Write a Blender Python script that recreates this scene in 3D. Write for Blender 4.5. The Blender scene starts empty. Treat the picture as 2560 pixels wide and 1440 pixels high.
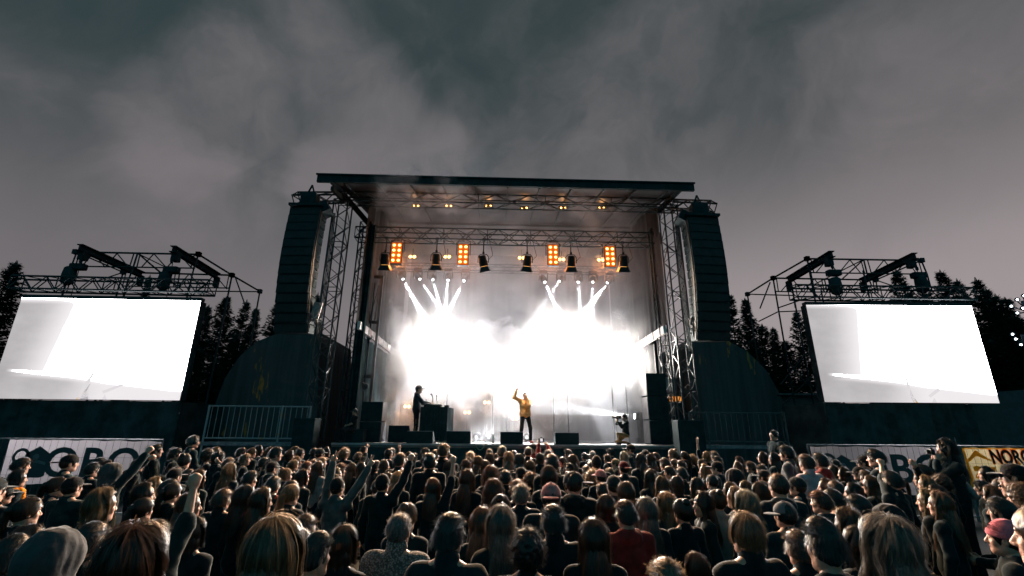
import bpy, bmesh, math, random
import numpy as np
from mathutils import Vector, Matrix, noise as mnoise
SC = bpy.context.scene
COL = SC.collection
PI = math.pi
R = math.radians
# ---------------------------------------------------------------- camera
CAM_LOC = Vector((0.0, 0.0, 2.0))
FPX = 1150.0
CAM_ROT = Matrix.Rotation(R(-1.7), 3, 'Z') @ Matrix.Rotation(R(90 + 17.5), 3, 'X') @ Matrix.Rotation(R(0.5), 3, 'Z')
cam_data = bpy.data.cameras.new('camera')
cam_data.sensor_width = 36.0
cam_data.lens = 36.0 * FPX / 2560.0
cam_data.clip_start = 0.05
cam_data.clip_end = 900.0
cam = bpy.data.objects.new('camera', cam_data)
cam.matrix_world = Matrix.Translation(CAM_LOC) @ CAM_ROT.to_4x4()
COL.objects.link(cam)
SC.camera = cam

def ray(px, py):
    return CAM_ROT @ Vector(((px - 1280) / FPX, -(py - 720) / FPX, -1.0))
def at(px, py, Y):                      # the point of the plane y = Y seen at that place of the photograph
    d = ray(px, py)
    return CAM_LOC + d * ((Y - CAM_LOC.y) / d.y)
def at_depth(px, py, dist):
    return CAM_LOC + ray(px, py) * dist

SC.render.engine = 'CYCLES'
SC.cycles.use_denoising = True
try:
    SC.cycles.denoiser = 'OPENIMAGEDENOISE'
except Exception:
    pass
SC.cycles.use_adaptive_sampling = True
SC.cycles.adaptive_threshold = 0.03
SC.cycles.max_bounces = 6
SC.cycles.diffuse_bounces = 2
SC.cycles.glossy_bounces = 2
SC.cycles.transmission_bounces = 3
SC.cycles.transparent_max_bounces = 8
SC.cycles.volume_bounces = 2
SC.cycles.volume_max_steps = 96
SC.cycles.sample_clamp_indirect = 4.0
SC.cycles.caustics_reflective = False
SC.cycles.caustics_refractive = False
SC.view_settings.view_transform = 'Standard'
SC.view_settings.look = 'None'
SC.view_settings.exposure = 0.0
SC.view_settings.gamma = 1.0

# ---------------------------------------------------------------- node helper
class NT:
    def __init__(s, tree):
        s.t = tree
        s.n = tree.nodes
        s.l = tree.links
        s.n.clear()
    def node(s, typ, **kw):
        nd = s.n.new(typ)
        for k, v in kw.items():
            if k.startswith('_'):
                setattr(nd, k[1:], v)
        return nd
    def set(s, sock, v):
        if isinstance(v, bpy.types.NodeSocket):
            s.l.new(v, sock)
        else:
            sock.default_value = v
    def math(s, op, a, b=None, c=None, clamp=False):
        nd = s.n.new('ShaderNodeMath'); nd.operation = op; nd.use_clamp = clamp
        s.set(nd.inputs[0], a)
        if b is not None: s.set(nd.inputs[1], b)
        if c is not None: s.set(nd.inputs[2], c)
        return nd.outputs[0]
    def vmath(s, op, a, b=None, scale=None):
        nd = s.n.new('ShaderNodeVectorMath'); nd.operation = op
        s.set(nd.inputs[0], a)
        if b is not None: s.set(nd.inputs[1], b)
        if scale is not None: s.set(nd.inputs['Scale'], scale)
        return nd.outputs['Value'] if op in ('DOT_PRODUCT', 'LENGTH', 'DISTANCE') else nd.outputs[0]
    def noise(s, vec, scale=5.0, detail=3.0, rough=0.5, dist=0.0, out=0):
        nd = s.n.new('ShaderNodeTexNoise')
        if vec is not None: s.l.new(vec, nd.inputs['Vector'])
        nd.inputs['Scale'].default_value = scale; nd.inputs['Detail'].default_value = detail
        nd.inputs['Roughness'].default_value = rough; nd.inputs['Distortion'].default_value = dist
        return nd.outputs[out]
    def ramp(s, v, a, b, c=0.0, d=1.0, smooth=True):
        nd = s.n.new('ShaderNodeMapRange')
        nd.interpolation_type = 'SMOOTHSTEP' if smooth else 'LINEAR'
        s.set(nd.inputs['Value'], v)
        for k, x in (('From Min', a), ('From Max', b), ('To Min', c), ('To Max', d)):
            s.set(nd.inputs[k], x)
        return nd.outputs[0]
    def mix(s, f, a, b, typ='MIX'):
        nd = s.n.new('ShaderNodeMix'); nd.data_type = 'RGBA'; nd.blend_type = typ
        s.set(nd.inputs[0], f)
        for k, x in ((6, a), (7, b)):
            if isinstance(x, (tuple, list)): x = (x[0], x[1], x[2], 1.0)
            s.set(nd.inputs[k], x)
        return nd.outputs[2]
    def sep(s, v):
        nd = s.n.new('ShaderNodeSeparateXYZ'); s.l.new(v, nd.inputs[0]); return nd.outputs
    def comb(s, x, y, z):
        nd = s.n.new('ShaderNodeCombineXYZ')
        for i, v in enumerate((x, y, z)): s.set(nd.inputs[i], v)
        return nd.outputs[0]

# ---------------------------------------------------------------- dusk sky
world = bpy.data.worlds.new('World')
SC.world = world
world.use_nodes = True
w = NT(world.node_tree)
tc = w.node('ShaderNodeTexCoord').outputs['Generated']
n1 = w.noise(tc, 1.5, 3.0, 0.55, 0.2, out=1)
warp = w.vmath('SCALE', w.vmath('SUBTRACT', n1, (0.5, 0.5, 0.5)), scale=0.22)
n1b = w.noise(tc, 4.5, 4.0, 0.6, 0.3, out=1)
warp = w.vmath('ADD', warp, w.vmath('SCALE', w.vmath('SUBTRACT', n1b, (0.5, 0.5, 0.5)), scale=0.11))
wd = w.vmath('NORMALIZE', w.vmath('ADD', tc, warp))
# soft smoke and cloud puffs: (direction as seen in the picture, half angle, strength)
blobs = [(425, 330, 5, 0.72), (470, 250, 5, 0.66), (545, 170, 5, 0.78), (580, 240, 5, 0.54), (640, 330, 6, 0.42), (760, 110, 6, 0.54), (820, 170, 6, 0.66), (900, 230, 6, 0.84), (950, 310, 6, 0.90), (840, 400, 6, 0.84), (960, 400, 6, 0.96), (1060, 420, 6, 0.90), (1150, 420, 5, 0.84),
         (1290, 330, 7, 0.48), (1420, 300, 7, 0.43), (1530, 260, 8, 0.60), (1640, 210, 8, 0.65), (1760, 170, 8, 0.43), (1700, 330, 10, 0.52), (1900, 380, 9, 0.48), (2160, 270, 7, 0.72), (2230, 220, 6, 0.72), (2330, 170, 7, 0.60), (2440, 120, 7, 0.52), (2500, 300, 8, 0.52), (2250, 380, 9, 0.52), (1450, 440, 9, 0.39), (560, 430, 7, 0.42)]
acc = None
for (bx, by, deg, amt) in blobs:
    d = ray(bx, by).normalized()
    dt = w.vmath('DOT_PRODUCT', wd, (d.x, d.y, d.z))
    v = w.ramp(dt, math.cos(R(deg * 1.55)), math.cos(R(deg * .15)), 0.0, amt)
    if acc is None: acc = v
    else:
        nd = w.n.new('ShaderNodeMath'); nd.operation = 'SMOOTH_MAX'; w.set(nd.inputs[0], acc); w.set(nd.inputs[1], v); nd.inputs[2].default_value = .25; acc = nd.outputs[0]
fine = w.noise(w.vmath('ADD', tc, w.vmath('SCALE', warp, scale=1.6)), 5.0, 6.0, 0.56, 0.35)
fine = w.ramp(fine, 0.28, 0.72, smooth=False)
cloud = w.math('ADD', acc, w.math('MULTIPLY', w.math('SUBTRACT', fine, 0.5), 0.55))
cloud = w.ramp(cloud, 0.02, 1.15, 0.0, 0.80)
xyz = w.sep(tc)
elev = xyz[2]
low = w.mix(w.ramp(xyz[0], -0.7, 0.7), (0.165, 0.150, 0.160), (0.350, 0.305, 0.312))
high = w.mix(w.ramp(xyz[0], -0.5, 0.7), (0.032, 0.050, 0.054), (0.040, 0.055, 0.058))
base = w.mix(w.ramp(elev, 0.20, 0.58), low, high)
skyc = w.mix(cloud, base, w.mix(w.ramp(elev, 0.3, 0.8), (0.225, 0.198, 0.208), (0.185, 0.172, 0.180)))
back = w.ramp(xyz[1], -0.35, 0.30)                       # sky behind the camera: teal fill added to lift the shadows
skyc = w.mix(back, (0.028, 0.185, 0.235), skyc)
nish = w.node('ShaderNodeTexSky'); nish.sky_type = 'NISHITA'; nish.sun_disc = False
nish.sun_elevation = R(1.0); nish.sun_rotation = R(150)
skyc = w.mix(0.006, skyc, nish.outputs[0], 'ADD')
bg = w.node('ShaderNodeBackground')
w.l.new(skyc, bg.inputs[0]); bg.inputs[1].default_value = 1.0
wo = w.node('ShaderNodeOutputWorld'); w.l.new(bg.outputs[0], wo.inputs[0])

# ---------------------------------------------------------------- materials
MATS = {}
def mat(name, col, rough=0.7, metal=0.0, spec=0.3, var=0.25, vscale=4.0, bump=0.0, bscale=30.0, emit=None, estr=0.0, objcol=False, trans=0.0, sheen=0.0):
    if name in MATS: return MATS[name]
    m = bpy.data.materials.new(name); m.use_nodes = True
    t = NT(m.node_tree)
    b = t.node('ShaderNodeBsdfPrincipled')
    co = t.node('ShaderNodeTexCoord').outputs['Object']
    n = t.noise(co, vscale, 4.0, 0.6)
    if objcol:
        oc = t.node('ShaderNodeObjectInfo').outputs['Color']
        dark = t.mix(1.0, oc, (1 - var, 1 - var, 1 - var), 'MULTIPLY')
        c = t.mix(t.ramp(n, 0.35, 0.65), dark, oc)
    else:
        c = t.mix(t.ramp(n, 0.3, 0.7), tuple(x * (1 - var) for x in col), tuple(min(1, x * (1 + var)) for x in col))
    t.l.new(c, b.inputs['Base Color'])
    b.inputs['Roughness'].default_value = rough
    b.inputs['Metallic'].default_value = metal
    b.inputs['Specular IOR Level'].default_value = spec
    if sheen: b.inputs['Sheen Weight'].default_value = sheen
    if bump:
        bn = t.node('ShaderNodeBump'); bn.inputs['Strength'].default_value = bump; bn.inputs['Distance'].default_value = 0.02
        t.l.new(t.noise(co, bscale, 4.0, 0.6), bn.inputs['Height']); t.l.new(bn.outputs[0], b.inputs['Normal'])
    if emit is not None:
        b.inputs['Emission Color'].default_value = (*emit, 1); b.inputs['Emission Strength'].default_value = estr
    o = t.node('ShaderNodeOutputMaterial'); t.l.new(b.outputs[0], o.inputs[0])
    MATS[name] = m
    return m
TEAL = (0.020, 0.026, 0.028)
M_TRUSS = mat('dark_truss_metal', (0.012, 0.024, 0.027), 0.55, 0.1, 0.3)
M_ALU = mat('aluminium_truss', (0.035, 0.042, 0.045), 0.42, 0.6, 0.5)
M_BLACK = mat('black_paint', (0.011, 0.026, 0.030), 0.7, 0, 0.12, bump=0.2)
M_CLOTH = mat('black_cloth', (0.026, 0.046, 0.050), 0.95, 0, 0.05, var=0.35, vscale=2.0)
M_GREYCLOTH = mat('grey_tent_cloth', (0.06, 0.065, 0.07), 0.9, 0, 0.1, var=0.15)
M_STEEL = mat('galvanised_steel', (0.16, 0.17, 0.18), 0.5, 0.6, 0.4, var=0.35, vscale=9)
M_WHITE = mat('white_painted_beam', (0.6, 0.6, 0.6), 0.6)
M_GLASSLENS = mat('dark_lens', (0.03, 0.03, 0.035), 0.15, 0, 0.6)

# ---------------------------------------------------------------- mesh builder
class MB:
    def __init__(s): s.v = []; s.f = []; s.u = None
    def quad(s, a, b, c, d):
        i = len(s.v); s.v += [tuple(a), tuple(b), tuple(c), tuple(d)]; s.f.append((i, i+1, i+2, i+3))
    def poly(s, pts):
        i = len(s.v); s.v += [tuple(p) for p in pts]; s.f.append(tuple(range(i, i + len(pts))))
    def prism(s, pts, vec):            # closed prism: polygon swept along vec
        i = len(s.v); n = len(pts); vec = Vector(vec)
        s.v += [tuple(p) for p in pts] + [tuple(Vector(p) + vec) for p in pts]
        s.f.append(tuple(range(i + n - 1, i - 1, -1))); s.f.append(tuple(range(i + n, i + 2 * n)))
        for k in range(n):
            k2 = (k + 1) % n
            s.f.append((i + k, i + k2, i + n + k2, i + n + k))
    def box(s, c, size, rot=None, bev=0.0):
        c = Vector(c); hx, hy, hz = (x / 2 for x in size)
        M = rot if rot is not None else Matrix.Identity(3)
        i = len(s.v)
        if bev <= 0:
            for z in (-hz, hz):
                for x, y in ((-hx, -hy), (hx, -hy), (hx, hy), (-hx, hy)):
                    s.v.append(tuple(c + M @ Vector((x, y, z))))
            s.f += [tuple(i + k for k in q) for q in ((3, 2, 1, 0), (4, 5, 6, 7), (0, 1, 5, 4), (1, 2, 6, 5), (2, 3, 7, 6), (3, 0, 4, 7))]
        else:
            bm = bmesh.new(); bmesh.ops.create_cube(bm, size=1.0)
            for vv in bm.verts: vv.co = Vector((vv.co.x * size[0], vv.co.y * size[1], vv.co.z * size[2]))
            bmesh.ops.bevel(bm, geom=bm.edges[:], offset=bev, segments=2, affect='EDGES', profile=0.6)
            bm.verts.index_update()
            for vv in bm.verts: s.v.append(tuple(c + M @ vv.co))
            for ff in bm.faces: s.f.append(tuple(i + vv.index for vv in ff.verts))
            bm.free()
    def beam(s, a, b, wx, wz, up=(0, 0, 1)):    # rectangular bar from a to b
        a = Vector(a); b = Vector(b); d = (b - a)
        L = d.length; d.normalize(); up = Vector(up)
        x = d.cross(up)
        if x.length < 1e-4: x = Vector((1, 0, 0))
        x.normalize(); z = x.cross(d)
        s.box((a + b) / 2, (wx, L, wz), Matrix((x, d, z)).transposed())
    def tube(s, a, b, r, n=6, r2=None, cap=True):
        a = Vector(a); b = Vector(b); d = (b - a)
        if d.length < 1e-6: return
        d.normalize(); r2 = r if r2 is None else r2
        x = d.orthogonal().normalized(); y = d.cross(x); i = len(s.v)
        for p, rr in ((a, r), (b, r2)):
            for k in range(n):
                t = 2 * PI * k / n
                s.v.append(tuple(p + x * (rr * math.cos(t)) + y * (rr * math.sin(t))))
        for k in range(n): s.f.append((i + k, i + (k + 1) % n, i + n + (k + 1) % n, i + n + k))
        if cap: s.f.append(tuple(i + k for k in range(n - 1, -1, -1))); s.f.append(tuple(i + n + k for k in range(n)))
    def path(s, pts, r, n=6):
        for a, b in zip(pts[:-1], pts[1:]): s.tube(a, b, r, n)
    def lathe(s, c, axis, prof, n=16):      # prof: list of (dist along axis, radius)
        c = Vector(c); d = Vector(axis).normalized(); x = d.orthogonal().normalized(); y = d.cross(x); i = len(s.v)
        for h, r in prof:
            for k in range(n):
                t = 2 * PI * k / n
                s.v.append(tuple(c + d * h + x * (r * math.cos(t)) + y * (r * math.sin(t))))
        for j in range(len(prof) - 1):
            for k in range(n):
                a = i + j * n + k; b = i + j * n + (k + 1) % n
                s.f.append((a, b, b + n, a + n))
        s.f.append(tuple(i + k for k in range(n - 1, -1, -1))); m = i + (len(prof) - 1) * n
        s.f.append(tuple(m + k for k in range(n)))
    def truss(s, a, b, w, h, r=0.025, step=None, up=(0, 0, 1), rl=None, sides=4):   # four-chord lattice beam
        a = Vector(a); b = Vector(b); d = b - a; L = d.length; d.normalize(); up = Vector(up)
        x = d.cross(up)
        if x.length < 1e-4: x = Vector((1, 0, 0))
        x.normalize(); z = x.cross(d)
        rl = rl or r * 0.55
        cs = [x * (w/2) + z * (h/2), x * (-w/2) + z * (h/2), x * (-w/2) + z * (-h/2), x * (w/2) + z * (-h/2)]
        for c in cs: s.tube(a + c, b + c, r, 6)
        step = step or max(w, h) * 1.0
        n = max(2, int(round(L / step)))
        for k in range(4):
            p, q = cs[k], cs[(k + 1) % 4]
            for j in range(n):
                t0, t1 = L * j / n, L * (j + 1) / n
                if (j + k) % 2: s.tube(a + p + d * t0, a + q + d * t1, rl, 4, cap=False)
                else: s.tube(a + q + d * t0, a + p + d * t1, rl, 4, cap=False)
                if j % 4 == 0: s.tube(a + p + d * t0, a + q + d * t0, rl, 4, cap=False)
            s.tube(a + p + d * L, a + q + d * L, rl, 4, cap=False)
    def build(s, name, m, parent=None, smooth=False, color=None):
        me = bpy.data.meshes.new(name)
        off = parent.location if parent is not None else Vector((0, 0, 0))
        if parent is not None and parent.parent is not None:
            off = off + parent.parent.location
        vv = [(p[0] - off[0], p[1] - off[1], p[2] - off[2]) for p in s.v] if parent is not None else s.v
        me.from_pydata(vv, [], s.f); me.update()
        if smooth: me.polygons.foreach_set('use_smooth', [True] * len(me.polygons))
        me.materials.append(m)
        o = bpy.data.objects.new(name, me); COL.objects.link(o)
        if parent is not None: o.parent = parent
        if color: o.color = (*color, 1)
        return o

def tag(o, label=None, cat=None, group=None, kind=None):
    if label: o['label'] = label
    if cat: o['category'] = cat
    if group: o['group'] = group
    if kind: o['kind'] = kind
    return o
def empty(name, loc, label=None, cat=None, group=None):
    o = bpy.data.objects.new(name, None); o.location = Vector(loc); o.empty_display_size = 0.1
    COL.objects.link(o)
    return tag(o, label, cat, group)
# ---------------------------------------------------------------- ground
g = MB(); g.quad((-300, -40, 0), (300, -40, 0), (300, 400, 0), (-300, 400, 0))
tag(g.build('ground', mat('trampled_ground', (0.018, 0.022, 0.020), 0.95, vscale=1.5, bump=0.5, bscale=8)), kind='structure')

YF = 15.0                                   # stage front edge
SZ = at(1250, 1110, YF).z                   # deck height
XL = at(862, 1107, YF).x - 0.4; XR = at(1735, 1113, YF).x
YB = 23.6
def P(px, py, Y): return at(px, py, Y)

# ---------------------------------------------------------------- stage platform
st = empty('stage_platform', ((XL + XR) / 2, YF, 0), 'wide dark raised deck with a pale front edge carrying the show', 'stage')
d = MB(); d.box(((XL + XR) / 2, (YF + YB + 1) / 2, SZ - 0.06), (XR - XL, YB + 1 - YF, 0.12)); d.build('deck', mat('worn_deck_boards', (0.10, 0.10, 0.10), 0.45, 0, 0.5, vscale=3, bump=0.1), st)
d = MB(); d.box(((XL + XR) / 2, YF - 0.02, SZ - 0.03), (XR - XL, 0.04, 0.05)); d.build('edge_trim', mat('scuffed_edge', (0.34, 0.33, 0.33), 0.5, 0.2), st)
d = MB()
n = 90
for i in range(n):
    x0 = XL + (XR - XL) * i / n; x1 = XL + (XR - XL) * (i + 1) / n
    y0 = YF + 0.02 + 0.025 * math.sin(i * 1.9); y1 = YF + 0.02 + 0.025 * math.sin((i + 1) * 1.9)
    d.quad((x0, y0, 0.0), (x1, y1, 0.0), (x1, y1, SZ - 0.125), (x0, y0, SZ - 0.125))
d.build('skirt', M_CLOTH, st)

# ---------------------------------------------------------------- stage roof
RF = 14.0                                   # roof front
tl = P(795, 438, RF); tr = P(1733, 459, RF)
ZT = (tl.z + tr.z) / 2; RX0, RX1 = tl.x, tr.x
rf = empty('stage_roof', ((RX0 + RX1) / 2, RF, 0), 'broad stage canopy with a dark front fascia and ribbed grey underside', 'stage roof')
ZR = P(1260, 640, YB).z                     # rear height of the ceiling
d = MB(); d.box(((RX0 + RX1) / 2, RF, ZT - 0.14), (RX1 - RX0, 0.10, 0.28)); d.box(((RX0 + RX1) / 2, RF - 0.07, ZT - 0.01), (RX1 - RX0 + 0.06, 0.06, 0.05))
d.build('fascia', M_BLACK, rf)
def ceil_z(y): t = (y - RF) / (YB - RF); return (ZT - 0.22) * (1 - t) + ZR * t + 0.35 * math.sin(PI * t)
d = MB()
nx, ny = 24, 10
for i in range(nx):
    for j in range(ny):
        q = []
        for (a, b) in ((i, j), (i + 1, j), (i + 1, j + 1), (i, j + 1)):
            x = RX0 + 0.5 + (RX1 - RX0 - 1.0) * a / nx; y = RF + 0.08 + (YB + 0.5 - RF) * b / ny
            q.append((x, y, ceil_z(y) + 0.03 * math.sin(a * 1.57 + 0.5)))
        d.quad(*q)
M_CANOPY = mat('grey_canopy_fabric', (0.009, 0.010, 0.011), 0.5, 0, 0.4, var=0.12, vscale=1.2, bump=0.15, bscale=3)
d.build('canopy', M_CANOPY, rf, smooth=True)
for i in range(11):
    d = MB(); x = RX0 + 0.9 + (RX1 - RX0 - 1.8) * i / 10
    pts = [(x, RF + 0.1 + (YB - RF) * k / 6, ceil_z(RF + 0.1 + (YB - RF) * k / 6) - 0.05) for k in range(7)]
    for a, b in zip(pts[:-1], pts[1:]): d.beam(a, b, 0.045, 0.07)
    d.build('rafter', M_TRUSS, rf)
for (y, dz) in ((19.0, 0.12), (21.4, 0.12)):
    d = MB(); d.beam((RX0 + 0.8, y, ceil_z(y) - dz), (RX1 - 0.8, y, ceil_z(y) - dz), 0.08, 0.1); d.build('purlin', M_TRUSS, rf)
# side returns of the roof
for sx in (0, 1):
    d = MB(); x = (RX0 + 0.45) if sx == 0 else (RX1 - 0.45)
    d.prism([(x, RF, ZT - 0.28), (x, RF, ZT - 0.02), (x, YB, ZR + 0.25), (x, YB, ZR - 0.1)], (0.04 if sx else -0.04, 0, 0))
    d.build('side_fascia', M_BLACK, rf)
    d = MB(); c = P(830 if sx == 0 else 1700, 470, RF + 0.3); e = P(862 if sx == 0 else 1668, 505, 15.2)
    d.beam(c, e, 0.10, 0.16); d.build('knee_brace', M_TRUSS, rf)

# ---------------------------------------------------------------- trusses
def truss_thing(name, a, b, w, h, label, m=M_TRUSS, r=0.028, step=None, up=(0, 0, 1), group=None):
    a = Vector(a); b = Vector(b)
    d = MB(); d.truss(a, b, w, h, r, step, up)
    o = d.build(name, m); tag(o, label, 'truss', group)
    return o
YT = 15.3
a = P(862, 500, YT); b = P(1688, 512, YT); a.z = b.z = (a.z + b.z) / 2
truss_thing('roof_truss', a, b, 0.45, 0.34, 'lattice beam hung across the stage just under the canopy front', r=0.03, step=0.62)
YL = 16.6                                    # front lighting truss
a = P(892, 588, YL); b = P(1645, 600, YL); a.z = b.z = (a.z + b.z) / 2; ZL = a.z
truss_thing('lighting_truss', a, b, 0.5, 0.44, 'long lattice beam carrying the orange lamp panels and barn door spotlights', r=0.028, step=0.42)
YM = 20.2
a = P(960, 672, YM); b = P(1590, 674, YM); a.z = b.z = (a.z + b.z) / 2; ZM = a.z
truss_thing('lighting_truss', a, b, 0.35, 0.3, 'deeper lattice beam in the haze above the row of moving heads', r=0.02, step=0.4)
# stage masts
def mast(pxt, pxb, Y, label, pyt=520, pyb=1095, w=0.5, m=M_ALU):
    t = P(pxt, pyt, Y); b2 = P(pxb, pyb, Y); x = (t.x + b2.x) / 2
    root = empty('mast_truss', (x, Y, 0), label, 'truss')
    d = MB(); d.truss((x, Y, 0.0), (x, Y, t.z), w, w, 0.03, 0.42, up=(0, 1, 0)); d.build('lattice', m, root)
    d = MB(); d.box((x, Y, 0.03), (w + 0.3, w + 0.3, 0.06)); d.build('base_plate', M_STEEL, root)
    return x
mast(843, 800, 15.25, 'slim lattice mast between the hanging speaker column beside the tree cluster and the stage opening', 505)
mast(1683, 1712, 15.25, 'slim lattice mast beside the narrow sky gap and the white slanted beam', 520)
mast(905, 875, 16.6, 'second darker lattice mast set deeper inside the stage opening', 560, m=M_TRUSS, w=0.42)
mast(1648, 1662, 16.6, 'dark lattice mast behind the tall speaker stack with pale edges', 575, m=M_TRUSS, w=0.3)

# silver lifting tower with pulleys
tx0 = P(905, 690, 18.0); 
lt = empty('lifting_tower', (P(905, 900, 17.6).x, 17.6, SZ), 'silver ladder-like lifting tower with round pulleys beside the stage opening', 'tower')
d = MB()
zt = P(925, 690, 17.6).z
xa = P(893, 860, 17.6).x; xb = P(940, 860, 17.6).x
for x, rr in ((xa, 0.05), (xb, 0.05)):
    d.beam((x, 17.6, SZ), (x, 17.6, zt), 0.09, 0.09, up=(0, 1, 0))
d.build('rail', M_ALU, lt)
d = MB()
for x in (xa * 0.66 + xb * 0.34, xa * 0.36 + xb * 0.64):
    d.tube((x, 17.55, SZ), (x, 17.55, zt - 0.3), 0.028, 8)
d.build('lifting_rod', M_ALU, lt)
d = MB()
for z in (zt - 0.05, zt - 1.9, SZ + 2.3):
    d = MB(); d.box(((xa + xb) / 2, 17.6, z), (xb - xa + 0.1, 0.12, 0.12)); d.build('cross_bar', M_ALU, lt)

d = MB(); d.tube((xa + 0.1, 17.56, zt - 3.6), (xb - 0.1, 17.56, zt - 0.4), 0.02); d.tube((xb - 0.12, 17.56, zt - 1.8), (xb - 0.05, 17.56, zt - 0.1), 0.02); d.build('diagonal_brace', M_ALU, lt)
for (px, py) in ((923, 842), (903, 962), (913, 966)):
    d = MB(); c = P(px, py, 17.45); d.lathe(c, (0, 1, 0), [(0, 0.10), (0.02, 0.12), (0.05, 0.12), (0.07, 0.10)], 20); d.build('pulley', M_STEEL, lt)
d = MB(); c0 = P(884, 925, 17.5); c1 = P(896, 990, 17.5); d.box(((c0.x + c1.x) / 2 + .02, 17.5, (c0.z + c1.z) / 2), (0.2, 0.12, (c0.z - c1.z))); d.build('sleeve', mat('worn_aluminium_plate', (0.3, 0.3, 0.31), 0.6, 0.2), lt)
# extra black inner column
for (x0p, x1p, Y, lab) in ((858, 886, 16.2, 'tall black fabric leg hanging at the dark inner side near the silver tower'), (1640, 1662, 20.5, 'dark fabric leg hanging inside the stage beside the hazy opening')):
    a = P(x0p, 1085, Y); b = P(x1p, 1085, Y); zt2 = P(x0p, 560 if x0p < 1000 else 640, Y).z
    d = MB(); nn = 10
    for i in range(nn):
        u0, u1 = i / nn, (i + 1) / nn
        d.quad(*[(a.x + (b.x - a.x) * u, Y + 0.06 * math.sin(u * 19), z) for (u, z) in ((u0, SZ), (u1, SZ), (u1, zt2), (u0, zt2))])
    tag(d.build('drape', M_CLOTH), lab, 'curtain')

# side walls, backdrop
def cloth_wall(name, p0, p1, z0, z1, m, label, folds=14, amp=0.05, nz=6):
    d = MB(); p0 = Vector(p0); p1 = Vector(p1); dirv = (p1 - p0); nrm = Vector((dirv.y, -dirv.x, 0)).normalized()
    nu = folds * 4
    def pt(u, z):
        k = 0.6 + 0.4 * math.sin(z * 1.3 + u * 7)
        return p0 + dirv * u + nrm * (amp * k * math.sin(u * folds * 2 * PI) + amp * 0.6 * math.sin(u * folds * 0.7 * 2 * PI + 1)) + Vector((0, 0, z))
    for i in range(nu):
        for j in range(nz):
            za = z0 + (z1 - z0) * j / nz; zb = z0 + (z1 - z0) * (j + 1) / nz
            d.quad(pt(i / nu, za), pt((i + 1) / nu, za), pt((i + 1) / nu, zb), pt(i / nu, zb))
    o = d.build(name, m, smooth=True)
    return tag(o, label, 'curtain')
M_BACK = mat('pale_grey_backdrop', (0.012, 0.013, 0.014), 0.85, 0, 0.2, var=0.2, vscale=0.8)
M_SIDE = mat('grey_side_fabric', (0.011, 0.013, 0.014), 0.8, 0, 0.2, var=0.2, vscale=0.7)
xbL = XL + 0.25; xbR = XR - 0.25
zw = P(850, 800, 15.6).z
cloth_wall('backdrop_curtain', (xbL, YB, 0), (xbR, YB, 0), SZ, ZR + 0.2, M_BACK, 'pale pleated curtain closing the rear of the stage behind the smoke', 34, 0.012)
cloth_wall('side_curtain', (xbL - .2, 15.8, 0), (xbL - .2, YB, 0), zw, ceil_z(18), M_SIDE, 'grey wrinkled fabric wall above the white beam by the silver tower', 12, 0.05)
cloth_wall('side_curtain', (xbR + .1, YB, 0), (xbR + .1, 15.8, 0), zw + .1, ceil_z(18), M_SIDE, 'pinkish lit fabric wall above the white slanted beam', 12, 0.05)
cloth_wall('side_curtain', (xbL - .2, 16.2, 0), (xbL - .2, YB, 0), SZ, zw - 0.3, M_CLOTH, 'black fabric side wall under the white beam near the silver tower', 12, 0.05)
cloth_wall('side_curtain', (xbR + .1, YB, 0), (xbR + .1, 17.5, 0), SZ, zw - 0.3, M_GREYCLOTH, 'grey lower side wall seen past the tall speaker stack', 8, 0.04)
for (s, x, lab) in ((-1, xbL - .1, 'white beam slanting back along the dark wall near the silver tower'), (1, xbR, 'white beam slanting back behind the slim mast on the hazy side')):
    d = MB(); d.beam((x, 15.9, zw - 0.1), (x, 22.5, zw - 0.1), 0.1, 0.28)
    for k in range(9):
        y = 16.3 + k * 0.75; d.box((x - s * 0.06, y, zw - 0.1), (0.03, 0.06, 0.30))
    tag(d.build('side_beam', M_WHITE), lab, 'beam')

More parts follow.
